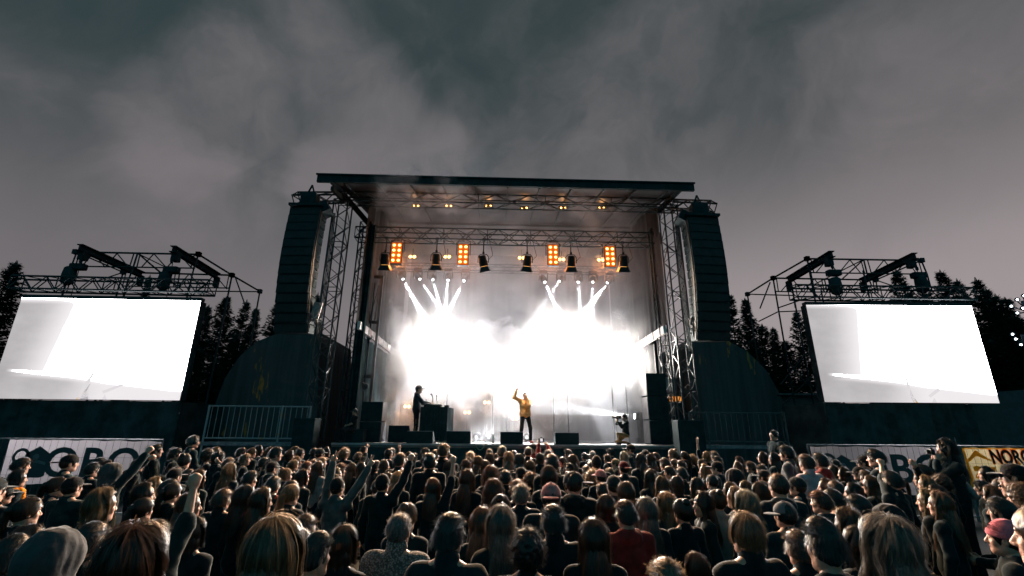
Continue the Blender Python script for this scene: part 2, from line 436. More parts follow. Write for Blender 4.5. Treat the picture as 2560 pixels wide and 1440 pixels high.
# ---------------------------------------------------------------- hanging speaker columns
def line_array(tlp, trp, blp, brp, Y, side, label):
    x0 = P(*tlp, Y).x; x1 = P(*trp, Y).x
    zt = P(*tlp, Y).z; zb = P(*blp, Y).z
    w = abs(x1 - x0)
    xb0 = P(*blp, Y).x; 
    cx = (x0 + x1) / 2
    root = empty('hanging_speaker', (cx, Y, zb), label, 'loudspeaker')
    n = 14
    yoff = 0.0; z = zt; h = (zt - zb) / n; tilt = 0.0
    shift = 0
    for i in range(n):
        t = i / (n - 1)
        ang = R(-1) + R(6) * t * t                    # column curls towards the crowd at its foot
        zc = zt - h * (i + 0.5)
        yc = Y + 0.25 - 0.12 * math.sin(t * PI) + 0.25 * t ** 3
        M = Matrix.Rotation(R(4) * side, 3, 'Z') @ Matrix.Rotation(ang, 3, 'X')
        d = MB()
        # wedge cabinet: taller face than back
        hw, hd = w / 2, 0.34
        pts = [(-hw, -hd, -h * .5), (-hw, -hd, h * .5), (-hw * .82, hd, h * .40), (-hw * .82, hd, -h * .40)]
        q = [Vector((cx, yc, zc)) + M @ Vector(p) for p in pts]
        q2 = [Vector((cx, yc, zc)) + M @ Vector((-p[0], p[1], p[2])) for p in pts]
        k = len(d.v); d.v += [tuple(v) for v in q + q2]
        d.f += [(k, k+1, k+2, k+3), (k+7, k+6, k+5, k+4), (k, k+4, k+5, k+1), (k+1, k+5, k+6, k+2), (k+2, k+6, k+7, k+3), (k+3, k+7, k+4, k)]
        o = d.build('cabinet', M_BLACK, root)
        gd = MB(); gd.box(Vector((cx, yc, zc)) + M @ Vector((0, -hd - 0.012, 0)), (w * 0.94, 0.02, h * 0.82), M)
        for s2 in (-1, 1): gd.box(Vector((cx, yc, zc)) + M @ Vector((s2 * hw, -hd * .7, 0)), (0.03, 0.08, h * 0.98), M)
        gd.build('grille', mat('speaker_grille', (0.02, 0.024, 0.026), 0.6, 0.3, bump=0.5, bscale=120), root)
    d = MB()
    d.box((cx, Y + 0.15, zt + 0.06), (w * 1.05, 0.7, 0.08)); d.box((cx, Y + 0.1, zt + 0.32), (w * 0.5, 0.4, 0.45), bev=0.05)
    d.tube((cx - w * .3, Y + .1, zt + .05), (cx, Y + 0.1, zt + 0.9), 0.03); d.tube((cx + w * .3, Y + .1, zt + .05), (cx, Y + 0.1, zt + 0.9), 0.03)
    d.box((cx - side * w * .42, Y + 0.2, zt + 0.02), (w * .5, 0.5, 0.34), Matrix.Rotation(R(28) * side, 3, 'Y'))
    d.build('rigging_frame', M_BLACK, root)
    d = MB(); xx = cx - side * w * 0.62
    for k in range(4):
        d.path([(xx + 0.03 * k, Y + 0.5, zt + 0.1), (xx + .04 * k - side * .03, Y + 0.55, (zt + zb) / 2), (xx + .03 * k, Y + 0.5, zb - 0.3)], 0.014)
    d.build('cable', M_BLACK, root)
    return cx, zt
cxl, ztl = line_array((729, 520), (808, 520), (700, 826), (0, 0), 13.6, -1, 'tall black hanging speaker column beside the spruces and the grey bandshell wall')
cxr, ztr = line_array((1712, 545), (1792, 545), (1732, 846), (0, 0), 13.6, 1, 'tall black hanging speaker column in front of the dark slope with spruces at its back')
for (pa, pb, lab) in (((740, 496), (862, 494), 'short outrigger truss holding the speaker column beside the spruces'), ((1782, 517), (1672, 512), 'short outrigger truss holding the speaker column with the open cable cradle')):
    a = P(*pa, 13.8); b = P(*pb, 15.2)
    truss_thing('outrigger_truss', a, b, 0.34, 0.32, lab, r=0.035, step=0.5)
# cable cradle / crumpled pale sheet at foot of each array
for (px, py, lab) in ((790, 780, 'crumpled pale cable bundle hanging by the mast near the spruces'), (1738, 818, 'pale cable cradle under the speaker column by the narrow sky gap')):
    d = MB(); rnd = random.Random(px)
    for k in range(16):
        a = P(px + rnd.uniform(-12, 10), py + rnd.uniform(-25, 25), 13.9); b = a + Vector((rnd.uniform(-.14, .14), rnd.uniform(-.1, .1), rnd.uniform(-.25, .1)))
        d.beam(a, b, 0.04, 0.025)
    d.box(P(px, py, 14.0), (0.26, 0.05, 0.62), Matrix.Rotation(R(-8 if px > 1000 else 8), 3, 'Y'))
    tag(d.build('cable_bundle', mat('pale_sheet', (0.30, 0.29, 0.29), 0.6, bump=0.6, bscale=6)), lab, 'cables')

# ---------------------------------------------------------------- lamps
def em(name, col, s):
    if name in MATS: return MATS[name]
    m = bpy.data.materials.new(name); m.use_nodes = True; t = NT(m.node_tree)
    e = t.node('ShaderNodeEmission'); e.inputs[0].default_value = (*col, 1); e.inputs[1].default_value = s
    o = t.node('ShaderNodeOutputMaterial'); t.l.new(e.outputs[0], o.inputs[0]); MATS[name] = m
    return m
E_WARM = em('warm_bulb', (1.0, 0.52, 0.16), 6.0)
E_HALO = mat('amber_reflector', (0.8, 0.3, 0.05), 0.35, 0.3, emit=(1.0, 0.22, 0.01), estr=1.1)
E_WHITE = em('white_lens', (0.95, 0.97, 1.0), 12.0)
M_FIX = mat('black_fixture_body', (0.007, 0.010, 0.011), 0.5, 0.0, 0.3)
def lamp_light(kind, loc, col, power, parent=None, target=None, size=0.2, angle=20, blend=0.3):
    ld = bpy.data.lights.new('lamp_light', kind); ld.energy = power; ld.color = col
    if kind == 'SPOT': ld.spot_size = R(angle); ld.spot_blend = blend; ld.shadow_soft_size = size
    elif kind == 'AREA': ld.shape = 'DISK'; ld.size = size
    else: ld.shadow_soft_size = size
    o = bpy.data.objects.new('light_source', ld); COL.objects.link(o)
    o.location = Vector(loc) - (parent.location if parent else Vector((0, 0, 0)))
    if target is not None:
        o.rotation_euler = (Vector(target) - Vector(loc)).to_track_quat('-Z', 'Y').to_euler()
    if parent: o.parent = parent
    return o
panels = ((992, 634, 'first'), (1158, 638, 'second'), (1382, 639, 'third'), (1524, 643, 'fourth'))
plab = ['glowing orange eight-lamp panel beside the shadowed barn door spotlight near the silver tower',
        'glowing orange eight-lamp panel between the two barn door spotlights over the mixing desk',
        'glowing orange eight-lamp panel next to the fog-veiled barn door spotlight',
        'glowing orange eight-lamp panel closest to the hazy pink side wall']
for (px, py, k), lab in zip(panels, plab):
    c = P(px, py, YL - 0.1)
    root = empty('blinder_light', c, lab, 'stage light', 'orange eight-lamp panels on the truss')
    w, h = 0.42, 0.88
    d = MB(); d.box(c, (w, 0.16, h), bev=0.02); d.build('housing', M_FIX, root)
    d = MB(); d.box(c + Vector((0, -0.078, 0)), (w * .92, 0.008, h * .95)); d.build('front_plate', mat('glowing_amber_plate', (.7, .25, .04), .4, emit=(1.0, .12, .003), estr=0.55), root)
    d = MB(); d.tube(c + Vector((-w * .62, 0.02, 0)), c + Vector((-w * .62, 0.02, h * .62)), 0.015); d.tube(c + Vector((w * .62, 0.02, 0)), c + Vector((w * .62, 0.02, h * .62)), 0.015)
    d.tube(c + Vector((-w * .62, 0.02, h * .62)), c + Vector((w * .62, 0.02, h * .62)), 0.015); d.tube(c + Vector((0, 0.02, h * .62)), Vector((c.x, c.y, ZL - 0.2)), 0.02); d.build('yoke', M_FIX, root)
    lamp_light('POINT', c + Vector((0, 0.75, 0)), (1.0, 0.28, 0.06), 90, root, size=0.15)
    for r_ in range(4):
        for s_ in (-1, 1):
            p = c + Vector((s_ * 0.100, -0.085, (1.5 - r_) * 0.205))
            d = MB(); d.lathe(p, (0, -1, 0), [(0, 0.075), (0.012, 0.075)], 20); rfl = d.build('reflector', E_HALO, root)
            d = MB(); d.lathe(p + Vector((0, -0.013, 0)), (0, -1, 0), [(0, 0.050), (0.02, 0.044), (0.035, 0.02)], 16); d.build('bulb', E_WARM, root, smooth=True)
    lamp_light('SPOT', c + Vector((0, -0.25, 0)), (1.0, 0.60, 0.34), 6500, root, c + Vector((-c.x * .3, -10, -7.6)), 0.3, 82, 0.9)
# barn door spotlights
fres = ((962, 652, 0.0, 'dim barn door spotlight tucked in shadow beside the first orange panel'),
        (1090, 652, 0.0, 'black barn door spotlight between the first orange panel and the small twin lamps'),
        (1208, 656, 0.12, 'black barn door spotlight tilted towards the middle of the stage with one glowing side'),
        (1318, 656, -0.05, 'black barn door spotlight over the singer with a small glow at its edge'),
        (1428, 657, 0.0, 'fog-veiled barn door spotlight next to the third orange panel'),
        (1559, 657, 0.0, 'black barn door spotlight with a looping cable by the pink side wall'))
for (px, py, roll, lab) in fres:
    c = P(px, py, YL - 0.15); c0 = c.copy(); c0.z = ZL - 0.2
    root = empty('barn_door_spotlight', c0, lab, 'stage light', 'barn door spotlights on the truss')
    tilt = Matrix.Rotation(roll, 3, 'Y') @ Matrix.Rotation(R(-58), 3, 'X')      # pointing down and back at the stage
    ax = tilt @ Vector((0, 1, 0)); ax = Vector((roll * 2, 0.35, -1)).normalized()
    d = MB(); top = c - ax * 0.27
    d.lathe(top, ax, [(0, 0.10), (0.03, 0.135), (0.2, 0.15), (0.24, 0.165), (0.40, 0.165), (0.42, 0.15)], 20)
    for k in range(5): d.lathe(top + ax * (0.05 + k * 0.03), ax, [(0, 0.15), (0.008, 0.15)], 20)
    d.build('body', M_FIX, root, smooth=False)
    d = MB(); d.lathe(top + ax * 0.415, ax, [(0, 0.13), (0.012, 0.12)], 20); d.build('lens', mat('amber_lens', (0.5, 0.25, 0.05), 0.3, emit=(1.0, 0.45, 0.08), estr=1.2), root)
    x = Vector((1, 0, 0)); y = ax.cross(x).normalized(); x = y.cross(ax).normalized()
    o0 = top + ax * 0.43
    for (u, v) in ((x, y), (-x, y), (y, x), (-y, x)):
        d = MB(); a1 = o0 + u * 0.15; a2 = o0 + u * 0.235 + ax * 0.20
        d.prism([a1 + v * 0.13, a1 - v * 0.13, a2 - v * 0.2, a2 + v * 0.2], u * 0.008); d.build('barn_door', M_FIX, root)
    d = MB(); s_ = 0.2
    d.path([c + Vector((-s_, 0, -0.02)), c + Vector((-s_, 0, 0.22)), c + Vector((-s_ * .6, 0, 0.33)), c + Vector((s_ * .6, 0, 0.33)), c + Vector((s_, 0, 0.22)), c + Vector((s_, 0, -0.02))], 0.016)
    d.tube(c + Vector((0, 0, 0.33)), c0, 0.022); d.box(c + Vector((0, 0, 0.38)), (0.08, 0.08, 0.08)); d.box(c0, (0.12, 0.12, 0.1)); d.build('yoke', M_FIX, root)
    if px in (1208, 1318): lamp_light('SPOT', top + ax * .5, (1.0, .82, .62), 2600, root, Vector((.45, 16.9, SZ + 1.2)), .1, 22, .8)
    d = MB(); pts = [c0 + Vector((0.22, 0, 0)), c0 + Vector((0.30, 0, -0.35)), c0 + Vector((0.36, 0, -0.62)), c0 + Vector((0.26, 0, -0.72)), c + Vector((0.15, 0, 0.0))]
    d.path(pts, 0.009); d.build('cable', M_FIX, root)
# twin blinders in the depth, on trusses
def twin(px, py, Y, lab, power=25, stand=False, r=0.055, grp=None, up=True):
    c = P(px, py, Y)
    base = Vector((c.x, c.y, SZ)) if stand else c
    root = empty('twin_lamp', base, lab, 'stage light', grp)
    d = MB(); d.box(c + Vector((0, 0.04, 0)), (0.34, 0.1, 0.17), bev=0.015)
    if stand: d.tube((c.x, c.y + .05, SZ + 0.02), (c.x, c.y + .05, c.z), 0.018); d.lathe((c.x, c.y + .05, SZ), (0, 0, 1), [(0, 0.16), (0.02, 0.16), (0.03, 0.03)], 16)
    elif up: d.tube(c + Vector((0, .05, 0)), c + Vector((0, .05, 0.4)), 0.016)
    d.build('stand' if stand else 'housing', M_FIX, root)
    for s_ in (-1, 1):
        d = MB(); d.lathe(c + Vector((s_ * 0.085, -0.012, 0)), (0, -1, 0), [(0, r * 1.25), (0.012, r * 1.2), (0.03, r * .5)], 16); d.build('bulb', E_WARM, root, smooth=True)
    if power: lamp_light('POINT', c + Vector((0, -0.15, 0)), (1.0, 0.45, 0.16), power, root, size=0.1)
twin(1031, 642, 18.5, 'small pair of orange lamps glowing in haze near the first orange panel', 18)
twin(1118, 642, 18.5, 'small pair of orange lamps beside the second orange panel', 18)
twin(1304, 645, 18.5, 'small pair of orange lamps half hidden by the spotlight over the singer', 18)
twin(1404, 649, 18.5, 'small pair of orange lamps half hidden by the fog-veiled spotlight', 18)
twin(1502, 650, 18.5, 'small pair of orange lamps beside the fourth orange panel', 18)
tlx = (1040, 1122, 1221, 1311, 1408, 1504)
tll = ('over the first orange panel', 'between the first and second orange panels', 'over the tilted barn door spotlight', 'over the spotlight above the singer', 'between the third and fourth orange panels', 'over the fourth orange panel')
for px, l_ in zip(tlx, tll):
    twin(px, 515 if px < 1250 else 520, 16.2, 'tiny dim warm lamp pair under the canopy ' + l_, 5, r=0.03, grp='lamp pairs under the canopy', up=False)
twin(1217, 1006, 22.6, 'warm lamp pair on the tallest stand at the rear of the stage', 20, True)
twin(1168, 1031, 22.0, 'warm lamp pair on a low stand just past the mixing desk', 20, True)
twin(1287, 1047, 22.0, 'warm lamp pair on a low stand beside the singer', 20, True)
twin(1018, 1016, 22.0, 'warm lamp pair glowing in smoke behind the standing musician', 60, True)
# moving heads with beams
mh = [(1003, 705, 1052, 800), (1045, 700, 1092, 775), (1080, 703, 1100, 780), (1121, 703, 1113, 780), (1164, 705, 1120, 800),
      (1358, 712, 1400, 810), (1402, 708, 1370, 760), (1445, 710, 1449, 770), (1482, 710, 1481, 760), (1524, 713, 1440, 830)]
ml = ['steeply tilted moving head at the end of the row by the dark wall', 'moving head with a thin beam, between two others over the musician', 'moving head behind the lowest barn door spotlight', 'upright moving head beside the hazy one, beam nearly vertical', 'hazy moving head whose beam crosses inward over the mixing desk',
      'moving head with a broad beam over the singer', 'moving head with a faint crossing beam past the singer', 'moving head with a short upright beam in the bright haze', 'moving head with the faintest upright beam', 'moving head throwing the widest slanting beam by the pink side wall']
for i, (px, py, qx, qy) in enumerate(mh):
    c = P(px, py - 14, YM - 0.2); lens = P(px, py + 4, YM - 0.5); tgt = P(qx, qy, YM - 1.4)
    ax = (tgt - lens).normalized()
    root = empty('moving_head_light', Vector((c.x, c.y, ZM - 0.12)), ml[i], 'stage light', 'moving heads on the rear truss')
    d = MB(); d.box((c.x, c.y, ZM - 0.2), (0.36, 0.26, 0.14), bev=0.02); d.build('base', M_FIX, root)
    d = MB()
    for s_ in (-1, 1): d.box((c.x + s_ * 0.19, c.y, ZM - 0.42), (0.05, 0.14, 0.34), bev=0.015)
    d.build('yoke', M_FIX, root)
    hd = Vector((c.x, c.y, ZM - 0.5))
    d = MB(); d.lathe(hd - ax * 0.18, ax, [(0, 0.08), (0.04, 0.13), (0.26, 0.15), (0.40, 0.12)], 16); d.build('head', M_FIX, root, smooth=True)
    lp = hd + ax * 0.23
    d = MB(); d.lathe(lp, ax, [(0, 0.05), (0.015, 0.04)], 16); d.build('lens', E_WHITE, root)
    pw = (70000, 38000, 42000, 42000, 50000, 70000, 20000, 38000, 26000, 90000)[i]
    lamp_light('SPOT', lp + ax * 0.04, (0.95, 0.97, 1.0), pw, root, lp + ax * 5, 0.04, (8, 5, 5, 5, 7, 8, 5, 5, 5, 10)[i], 0.15)
# floor moving head, horizontal beam
c = P(1598, 1042, 19.0)
root = empty('moving_head_light', (c.x, c.y, SZ), 'floor moving head throwing a flat white beam behind the kneeling camera operator', 'stage light')
d = MB(); d.box((c.x, c.y, SZ + 0.1), (0.36, 0.3, 0.2), bev=0.02); d.build('base', M_FIX, root)
d = MB(); d.lathe(c + Vector((0.16, 0, 0)), (-1, 0, 0.05), [(0, 0.1), (0.06, 0.15), (0.3, 0.15), (0.34, 0.12)], 16); d.build('head', M_FIX, root)
for s_ in (-1, 1): d = MB(); d.box((c.x + .02, c.y + s_ * .19, (c.z + SZ + .2) / 2 + .08), (0.14, 0.04, c.z - SZ - .02), bev=0.012); d.build('yoke', M_FIX, root)
d = MB(); d.lathe(c + Vector((-0.185, 0, 0.018)), (-1, 0, 0.05), [(0, 0.11), (0.012, 0.10)], 16); d.build('lens', E_WHITE, root)
lamp_light('SPOT', c + Vector((-0.25, 0, 0.02)), (0.95, 0.97, 1), 24000, root, c + Vector((-5, 0.6, 0.55)), 0.04, 12, 0.25)
# light panels added inside the smoke to whiten it and rim the crowd
for (px, py, pw, lab) in ((1252, 935, 2600, 'square white flood panel lost in the smoke between the two brightest bursts'), (1105, 890, 15000, 'square white flood panel lost in the bright smoke over the mixing desk'), (1400, 890, 21000, 'square white flood panel lost in the bright smoke behind the singer'), (1545, 905, 5000, 'square white flood panel in the thinner smoke by the side wall')):
    c = P(px, py, 19.8)
    root = empty('flood_panel', (c.x, c.y, SZ), lab, 'stage light')
    d = MB(); d.box(c, (0.8, 0.14, 0.8), bev=0.02); d.build('housing', M_FIX, root)
    d = MB(); d.box(c + Vector((0, -0.085, 0)), (0.7, 0.02, 0.7)); d.build('lens', em('flood_lens', (0.96, 0.98, 1.0), 30), root)
    d = MB(); d.tube((c.x - .3, c.y + .1, SZ), (c.x - .3, c.y + .1, c.z), 0.03); d.tube((c.x + .3, c.y + .1, SZ), (c.x + .3, c.y + .1, c.z), 0.03); d.build('stand', M_FIX, root)
    lamp_light('SPOT', c + Vector((0, -0.3, 0)), (1.0, 0.90, 0.80), pw, root, c + Vector((-c.x * .35, -15, -1.6)), 0.35, 96, 0.8)
    lamp_light('POINT', c + Vector((0, 1.3, 0.1)), (0.96, 0.97, 1.0), pw * .15, root, size=0.4)

# ---------------------------------------------------------------- smoke
def smoke_box(name, lo, hi, blobs, amount, base, label_kind='stuff', nscale=0.75, aniso=0.35, col=(0.9, 0.9, 0.92), thr=0.5):
    d = MB(); d.box([(a + b) / 2 for a, b in zip(lo, hi)], [b - a for a, b in zip(lo, hi)])
    m = bpy.data.materials.new(name); m.use_nodes = True; t = NT(m.node_tree)
    co = t.node('ShaderNodeTexCoord').outputs['Object']
    nz = t.noise(co, nscale, 5.0, 0.58, 0.4)
    nz2 = t.math('SUBTRACT', nz, 0.5)
    acc = None
    for (c, r, a) in blobs:
        dist = t.vmath('LENGTH', t.vmath('MULTIPLY', t.vmath('SUBTRACT', co, tuple(c)), (1.0 / r[0], 1.0 / r[1], 1.0 / r[2])))
        v = t.math('SUBTRACT', 1.0, dist)
        v = t.math('ADD', v, t.math('MULTIPLY', nz2, 4.2))
        v = t.ramp(v, 0.0, 0.35, 0.0, a)
        acc = v if acc is None else t.math('ADD', acc, v)
    dens = t.math('ADD', t.math('MULTIPLY', acc, amount), t.math('MULTIPLY', t.ramp(nz, 0.3, 0.7, 0.3, 1.7), base))
    pv = t.node('ShaderNodeVolumePrincipled')
    pv.inputs['Color'].default_value = (*col, 1); pv.inputs['Anisotropy'].default_value = aniso
    t.l.new(dens, pv.inputs['Density'])
    o = t.node('ShaderNodeOutputMaterial'); t.l.new(pv.outputs[0], o.inputs['Volume'])
    m.cycles.volume_step_rate = 1.0
    ob = d.build(name, m); tag(ob, kind=label_kind)
    return ob
Ys = 21.0
sb = [(P(1100, 915, Ys), (1.9, 2.0, 1.5), 1.0), (P(1020, 900, Ys - .6), (0.9, 1.2, 1.5), 0.8), (P(1180, 905, Ys), (1.8, 1.6, 1.3), 0.8),
      (P(1400, 925, Ys), (2.3, 2.0, 1.7), 1.0), (P(1540, 925, Ys), (1.3, 1.6, 1.7), 0.7), (P(1270, 960, Ys), (2.6, 1.5, 1.3), 1.0), (P(1130, 985, Ys), (1.6, 1.3, .9), .8), (P(1430, 985, Ys), (2.2, 1.3, .9), .8), (P(1255, 860, Ys), (1.4, 1.2, 1.0), .6), (P(985, 870, Ys - .8), (.8, 1.0, 1.6), .8), (P(1010, 960, Ys - .8), (.9, 1.0, 1.0), .8),
      (P(1010, 1060, Ys), (0.8, 1.0, 0.7), 0.6)]
smoke_box('stage_smoke', (xbL + 0.1, 16.95, SZ + 0.02), (xbR - 0.1, YB - 0.15, ZR - 0.4), sb, 1.0, 0.085)

rb = [(P(1010, 455, 14.3), (.9, .8, .5), .8), (P(1110, 440, 14.3), (1.0, .8, .7), 1.0), (P(1190, 425, 14.6), (.8, .8, .8), .8), (P(1000, 500, 14.8), (1.0, .8, .5), .5), (P(1480, 530, 15.0), (1.0, .6, .8), .35), (P(1130, 500, 14.9), (.9, .7, .5), .6)]
smoke_box('roof_smoke', (RX0 + 1.2, 13.2, ZT - 1.6), (RX1 - 1.2, 15.55, ZT + 1.6), rb, 0.35, 0.0, nscale=0.9)
# ---------------------------------------------------------------- hillside
d = MB(); nx, ny = 60, 16
def hill(x, y):
    t = max(0.0, min(1.0, (y - 27) / 30.0)); t = t * t * (3 - 2 * t)
    return -0.02 + 3.2 * t + 0.4 * math.sin(x * 0.11) * t
for i in range(nx):
    for j in range(ny):
        x0, x1 = -75 + 150 * i / nx, -75 + 150 * (i + 1) / nx; y0, y1 = 26 + 60 * j / ny, 26 + 60 * (j + 1) / ny
        d.quad((x0, y0, hill(x0, y0)), (x1, y0, hill(x1, y0)), (x1, y1, hill(x1, y1)), (x0, y1, hill(x0, y1)))
tag(d.build('hillside', mat('dark_forest_floor', (0.03, 0.035, 0.028), 0.95, vscale=0.6, bump=0.5, bscale=3), smooth=True), kind='structure')

# ---------------------------------------------------------------- video screens
def screen_mat(name, flip):
    m = bpy.data.materials.new(name); m.use_nodes = True; t = NT(m.node_tree)
    g = t.node('ShaderNodeTexCoord').outputs['Generated']; x, y, z = t.sep(g)
    n = t.noise(g, 3.0, 4.0, 0.6)
    strip = t.ramp(t.math('ADD', x, t.math('MULTIPLY', t.math('SUBTRACT', z, 0.6), -0.10)), 0.06, 0.34, 1.0, 0.0)
    topc = t.ramp(z, 0.93, 1.0, 1.0, 0.0)
    strip = t.math('MULTIPLY', strip, topc)
    low = t.math('MULTIPLY', t.ramp(t.math('ADD', z, t.math('MULTIPLY', x, 0.16)), 0.215, 0.285, 1.0, 0.0), t.ramp(x, 0.30, 0.62, 1.0, 0.25))
    line = t.math('MULTIPLY', t.ramp(t.math('ABSOLUTE', t.math('SUBTRACT', t.math('ADD', z, t.math('MULTIPLY', x, 0.12)), 0.275)), 0.004, 0.02, 1.0, 0.0), t.math('MULTIPLY', t.ramp(x, 0.04, 0.09), t.ramp(x, 0.28, 0.36, 1.0, 0.0)))
    grey = t.math('MAXIMUM', t.math('MULTIPLY', strip, 0.85), t.math('MULTIPLY', low, 0.8))
    grey = t.math('MULTIPLY', grey, t.ramp(n, 0.2, 0.8, 0.8, 1.1))
    grey = t.math('SUBTRACT', grey, t.math('MULTIPLY', line, 0.8), clamp=True)
    # white drifting light beam inside the grey
    fac = t.math('SUBTRACT', 1.0, grey, clamp=True)
    val = t.math('ADD', t.math('MULTIPLY', fac, 0.62), t.math('MULTIPLY', t.ramp(fac, 0.86, 1.0), 21.0))
    col = t.mix(1.0, (0.97, 0.93, 0.95), (1, 1, 1), 'MULTIPLY')
    e = t.node('ShaderNodeEmission'); t.l.new(col, e.inputs[0]); t.l.new(t.math('ADD', val, 0.40), e.inputs[1])
    o = t.node('ShaderNodeOutputMaterial'); t.l.new(e.outputs[0], o.inputs[0])
    return m
def screen(corners, Y, label, mname, fig):
    tl, tr, br, bl = [P(*c, Y) for c in corners]
    root = empty('video_screen', ((bl.x + br.x) / 2, Y, bl.z), label, 'screen', 'video screens flanking the stage')
    x0, x1 = (tl.x + bl.x) / 2, (tr.x + br.x) / 2; z0, z1 = (bl.z + br.z) / 2, (tl.z + tr.z) / 2
    d = MB(); n = 1
    d.quad((bl.x, Y, bl.z), (br.x, Y, br.z), (tr.x, Y, tr.z), (tl.x, Y, tl.z))
    d.build('display', screen_mat(mname, False), root)
    d = MB(); d.box(((x0 + x1) / 2, Y + 0.16, (z0 + z1) / 2), (x1 - x0 - 0.02, 0.3, z1 - z0 - 0.02)); d.build('cabinet', M_BLACK, root)
    d = MB(); d.beam((tl.x, Y + 0.1, tl.z + .06), (tr.x, Y + 0.1, tr.z + .06), 0.2, 0.1); d.build('top_frame', M_TRUSS, root)
    # grey shapes of the singer's arm in the picture
    def pp(u, v): return (bl.x + (br.x - bl.x) * u + (tl.x - bl.x) * v, Y - 0.004, bl.z + (br.z - bl.z) * u + (tl.z - bl.z) * v)
    for k, (poly, c) in enumerate(fig):
        d = MB(); d.poly([pp(u, v) for u, v in poly]); d.build('picture_detail', em('pic_%d' % c, ((.42, .40, .42), (.75, .72, .74), (.75, .45, .10), (.16, .17, .19), (.9, .88, .86))[c], 1.0), root)
    return x0, x1, z0, z1
arm = [([(.52, .03), (.50, .14), (.53, .34), (.515, .30), (.47, .12), (.46, .0), (.53, .0)], 1), ([(.475, .0), (.485, .07), (.51, .16), (.50, .08), (.52, .0)], 0), ([(.455, .0), (.465, .03), (.475, .0)], 2), ([(.48, .05), (.488, .09), (.492, .05)], 2),
       ([(.58, .08), (.68, .155), (.685, .135), (.59, .055)], 1), ([(.59, .0), (.60, .05), (.615, .0)], 1), ([(.515, .30), (.535, .36), (.525, .28)], 1), ([(.575, .60), (.585, .64), (.59, .60)], 4)]
YS = 14.6
LS = screen([(55, 744), (502, 752), (449, 1001), (-29, 996)], YS, 'big glowing video screen in front of the spruces with the pale house-logo banner below', 'screen_picture_a', arm)
arm2 = [([(.52, .02), (.505, .14), (.50, .32), (.49, .25), (.49, .12), (.50, .0), (.52, .0)], 1), ([(.50, .0), (.495, .07), (.505, .13), (.515, .05), (.53, .0)], 0), ([(.505, .0), (.51, .03), (.53, .0)], 2),
        ([(.60, .07), (.67, .15), (.675, .12), (.61, .05)], 1), ([(.61, .0), (.63, .05), (.64, .0)], 1), ([(.40, .52), (.41, .53), (.405, .50)], 4)]
RS = screen([(2015, 762), (2428, 765), (2499, 1008), (2062, 1005)], YS, 'big glowing video screen in front of the open scaffold and slanted grey tent', 'screen_picture_b', arm2)
# dark skirted bases
for (x0, x1, lab, S) in ((-60, 445, 'long black cloth wall below the screen over the house-logo banner', LS), (2070, 2440, 'black cloth wall below the screen beside the slanted grey tent', RS)):
    a = P(x0, 1050, YS + 0.1); b = P(x1, 1050, YS + 0.1)
    d = MB(); n = 60
    for i in range(n):
        u0, u1 = i / n, (i + 1) / n
        f = lambda u: YS + 0.12 + 0.04 * math.sin(u * 80)
        d.quad((a.x + (b.x - a.x) * u0, f(u0), 0), (a.x + (b.x - a.x) * u1, f(u1), 0), (a.x + (b.x - a.x) * u1, f(u1), S[2] - 0.03), (a.x + (b.x - a.x) * u0, f(u0), S[2] - 0.03))
    d.quad((b.x, YS + .12, 0), (b.x, YS + 2.4, 0), (b.x, YS + 2.4, S[2] - .03), (b.x, YS + .12, S[2] - .03))
    d.quad((a.x, YS + .12, 0), (a.x, YS + 2.4, 0), (a.x, YS + 2.4, S[2] - .03), (a.x, YS + .12, S[2] - .03))
    tag(d.build('skirt_wall', M_CLOTH), lab, 'cloth wall')

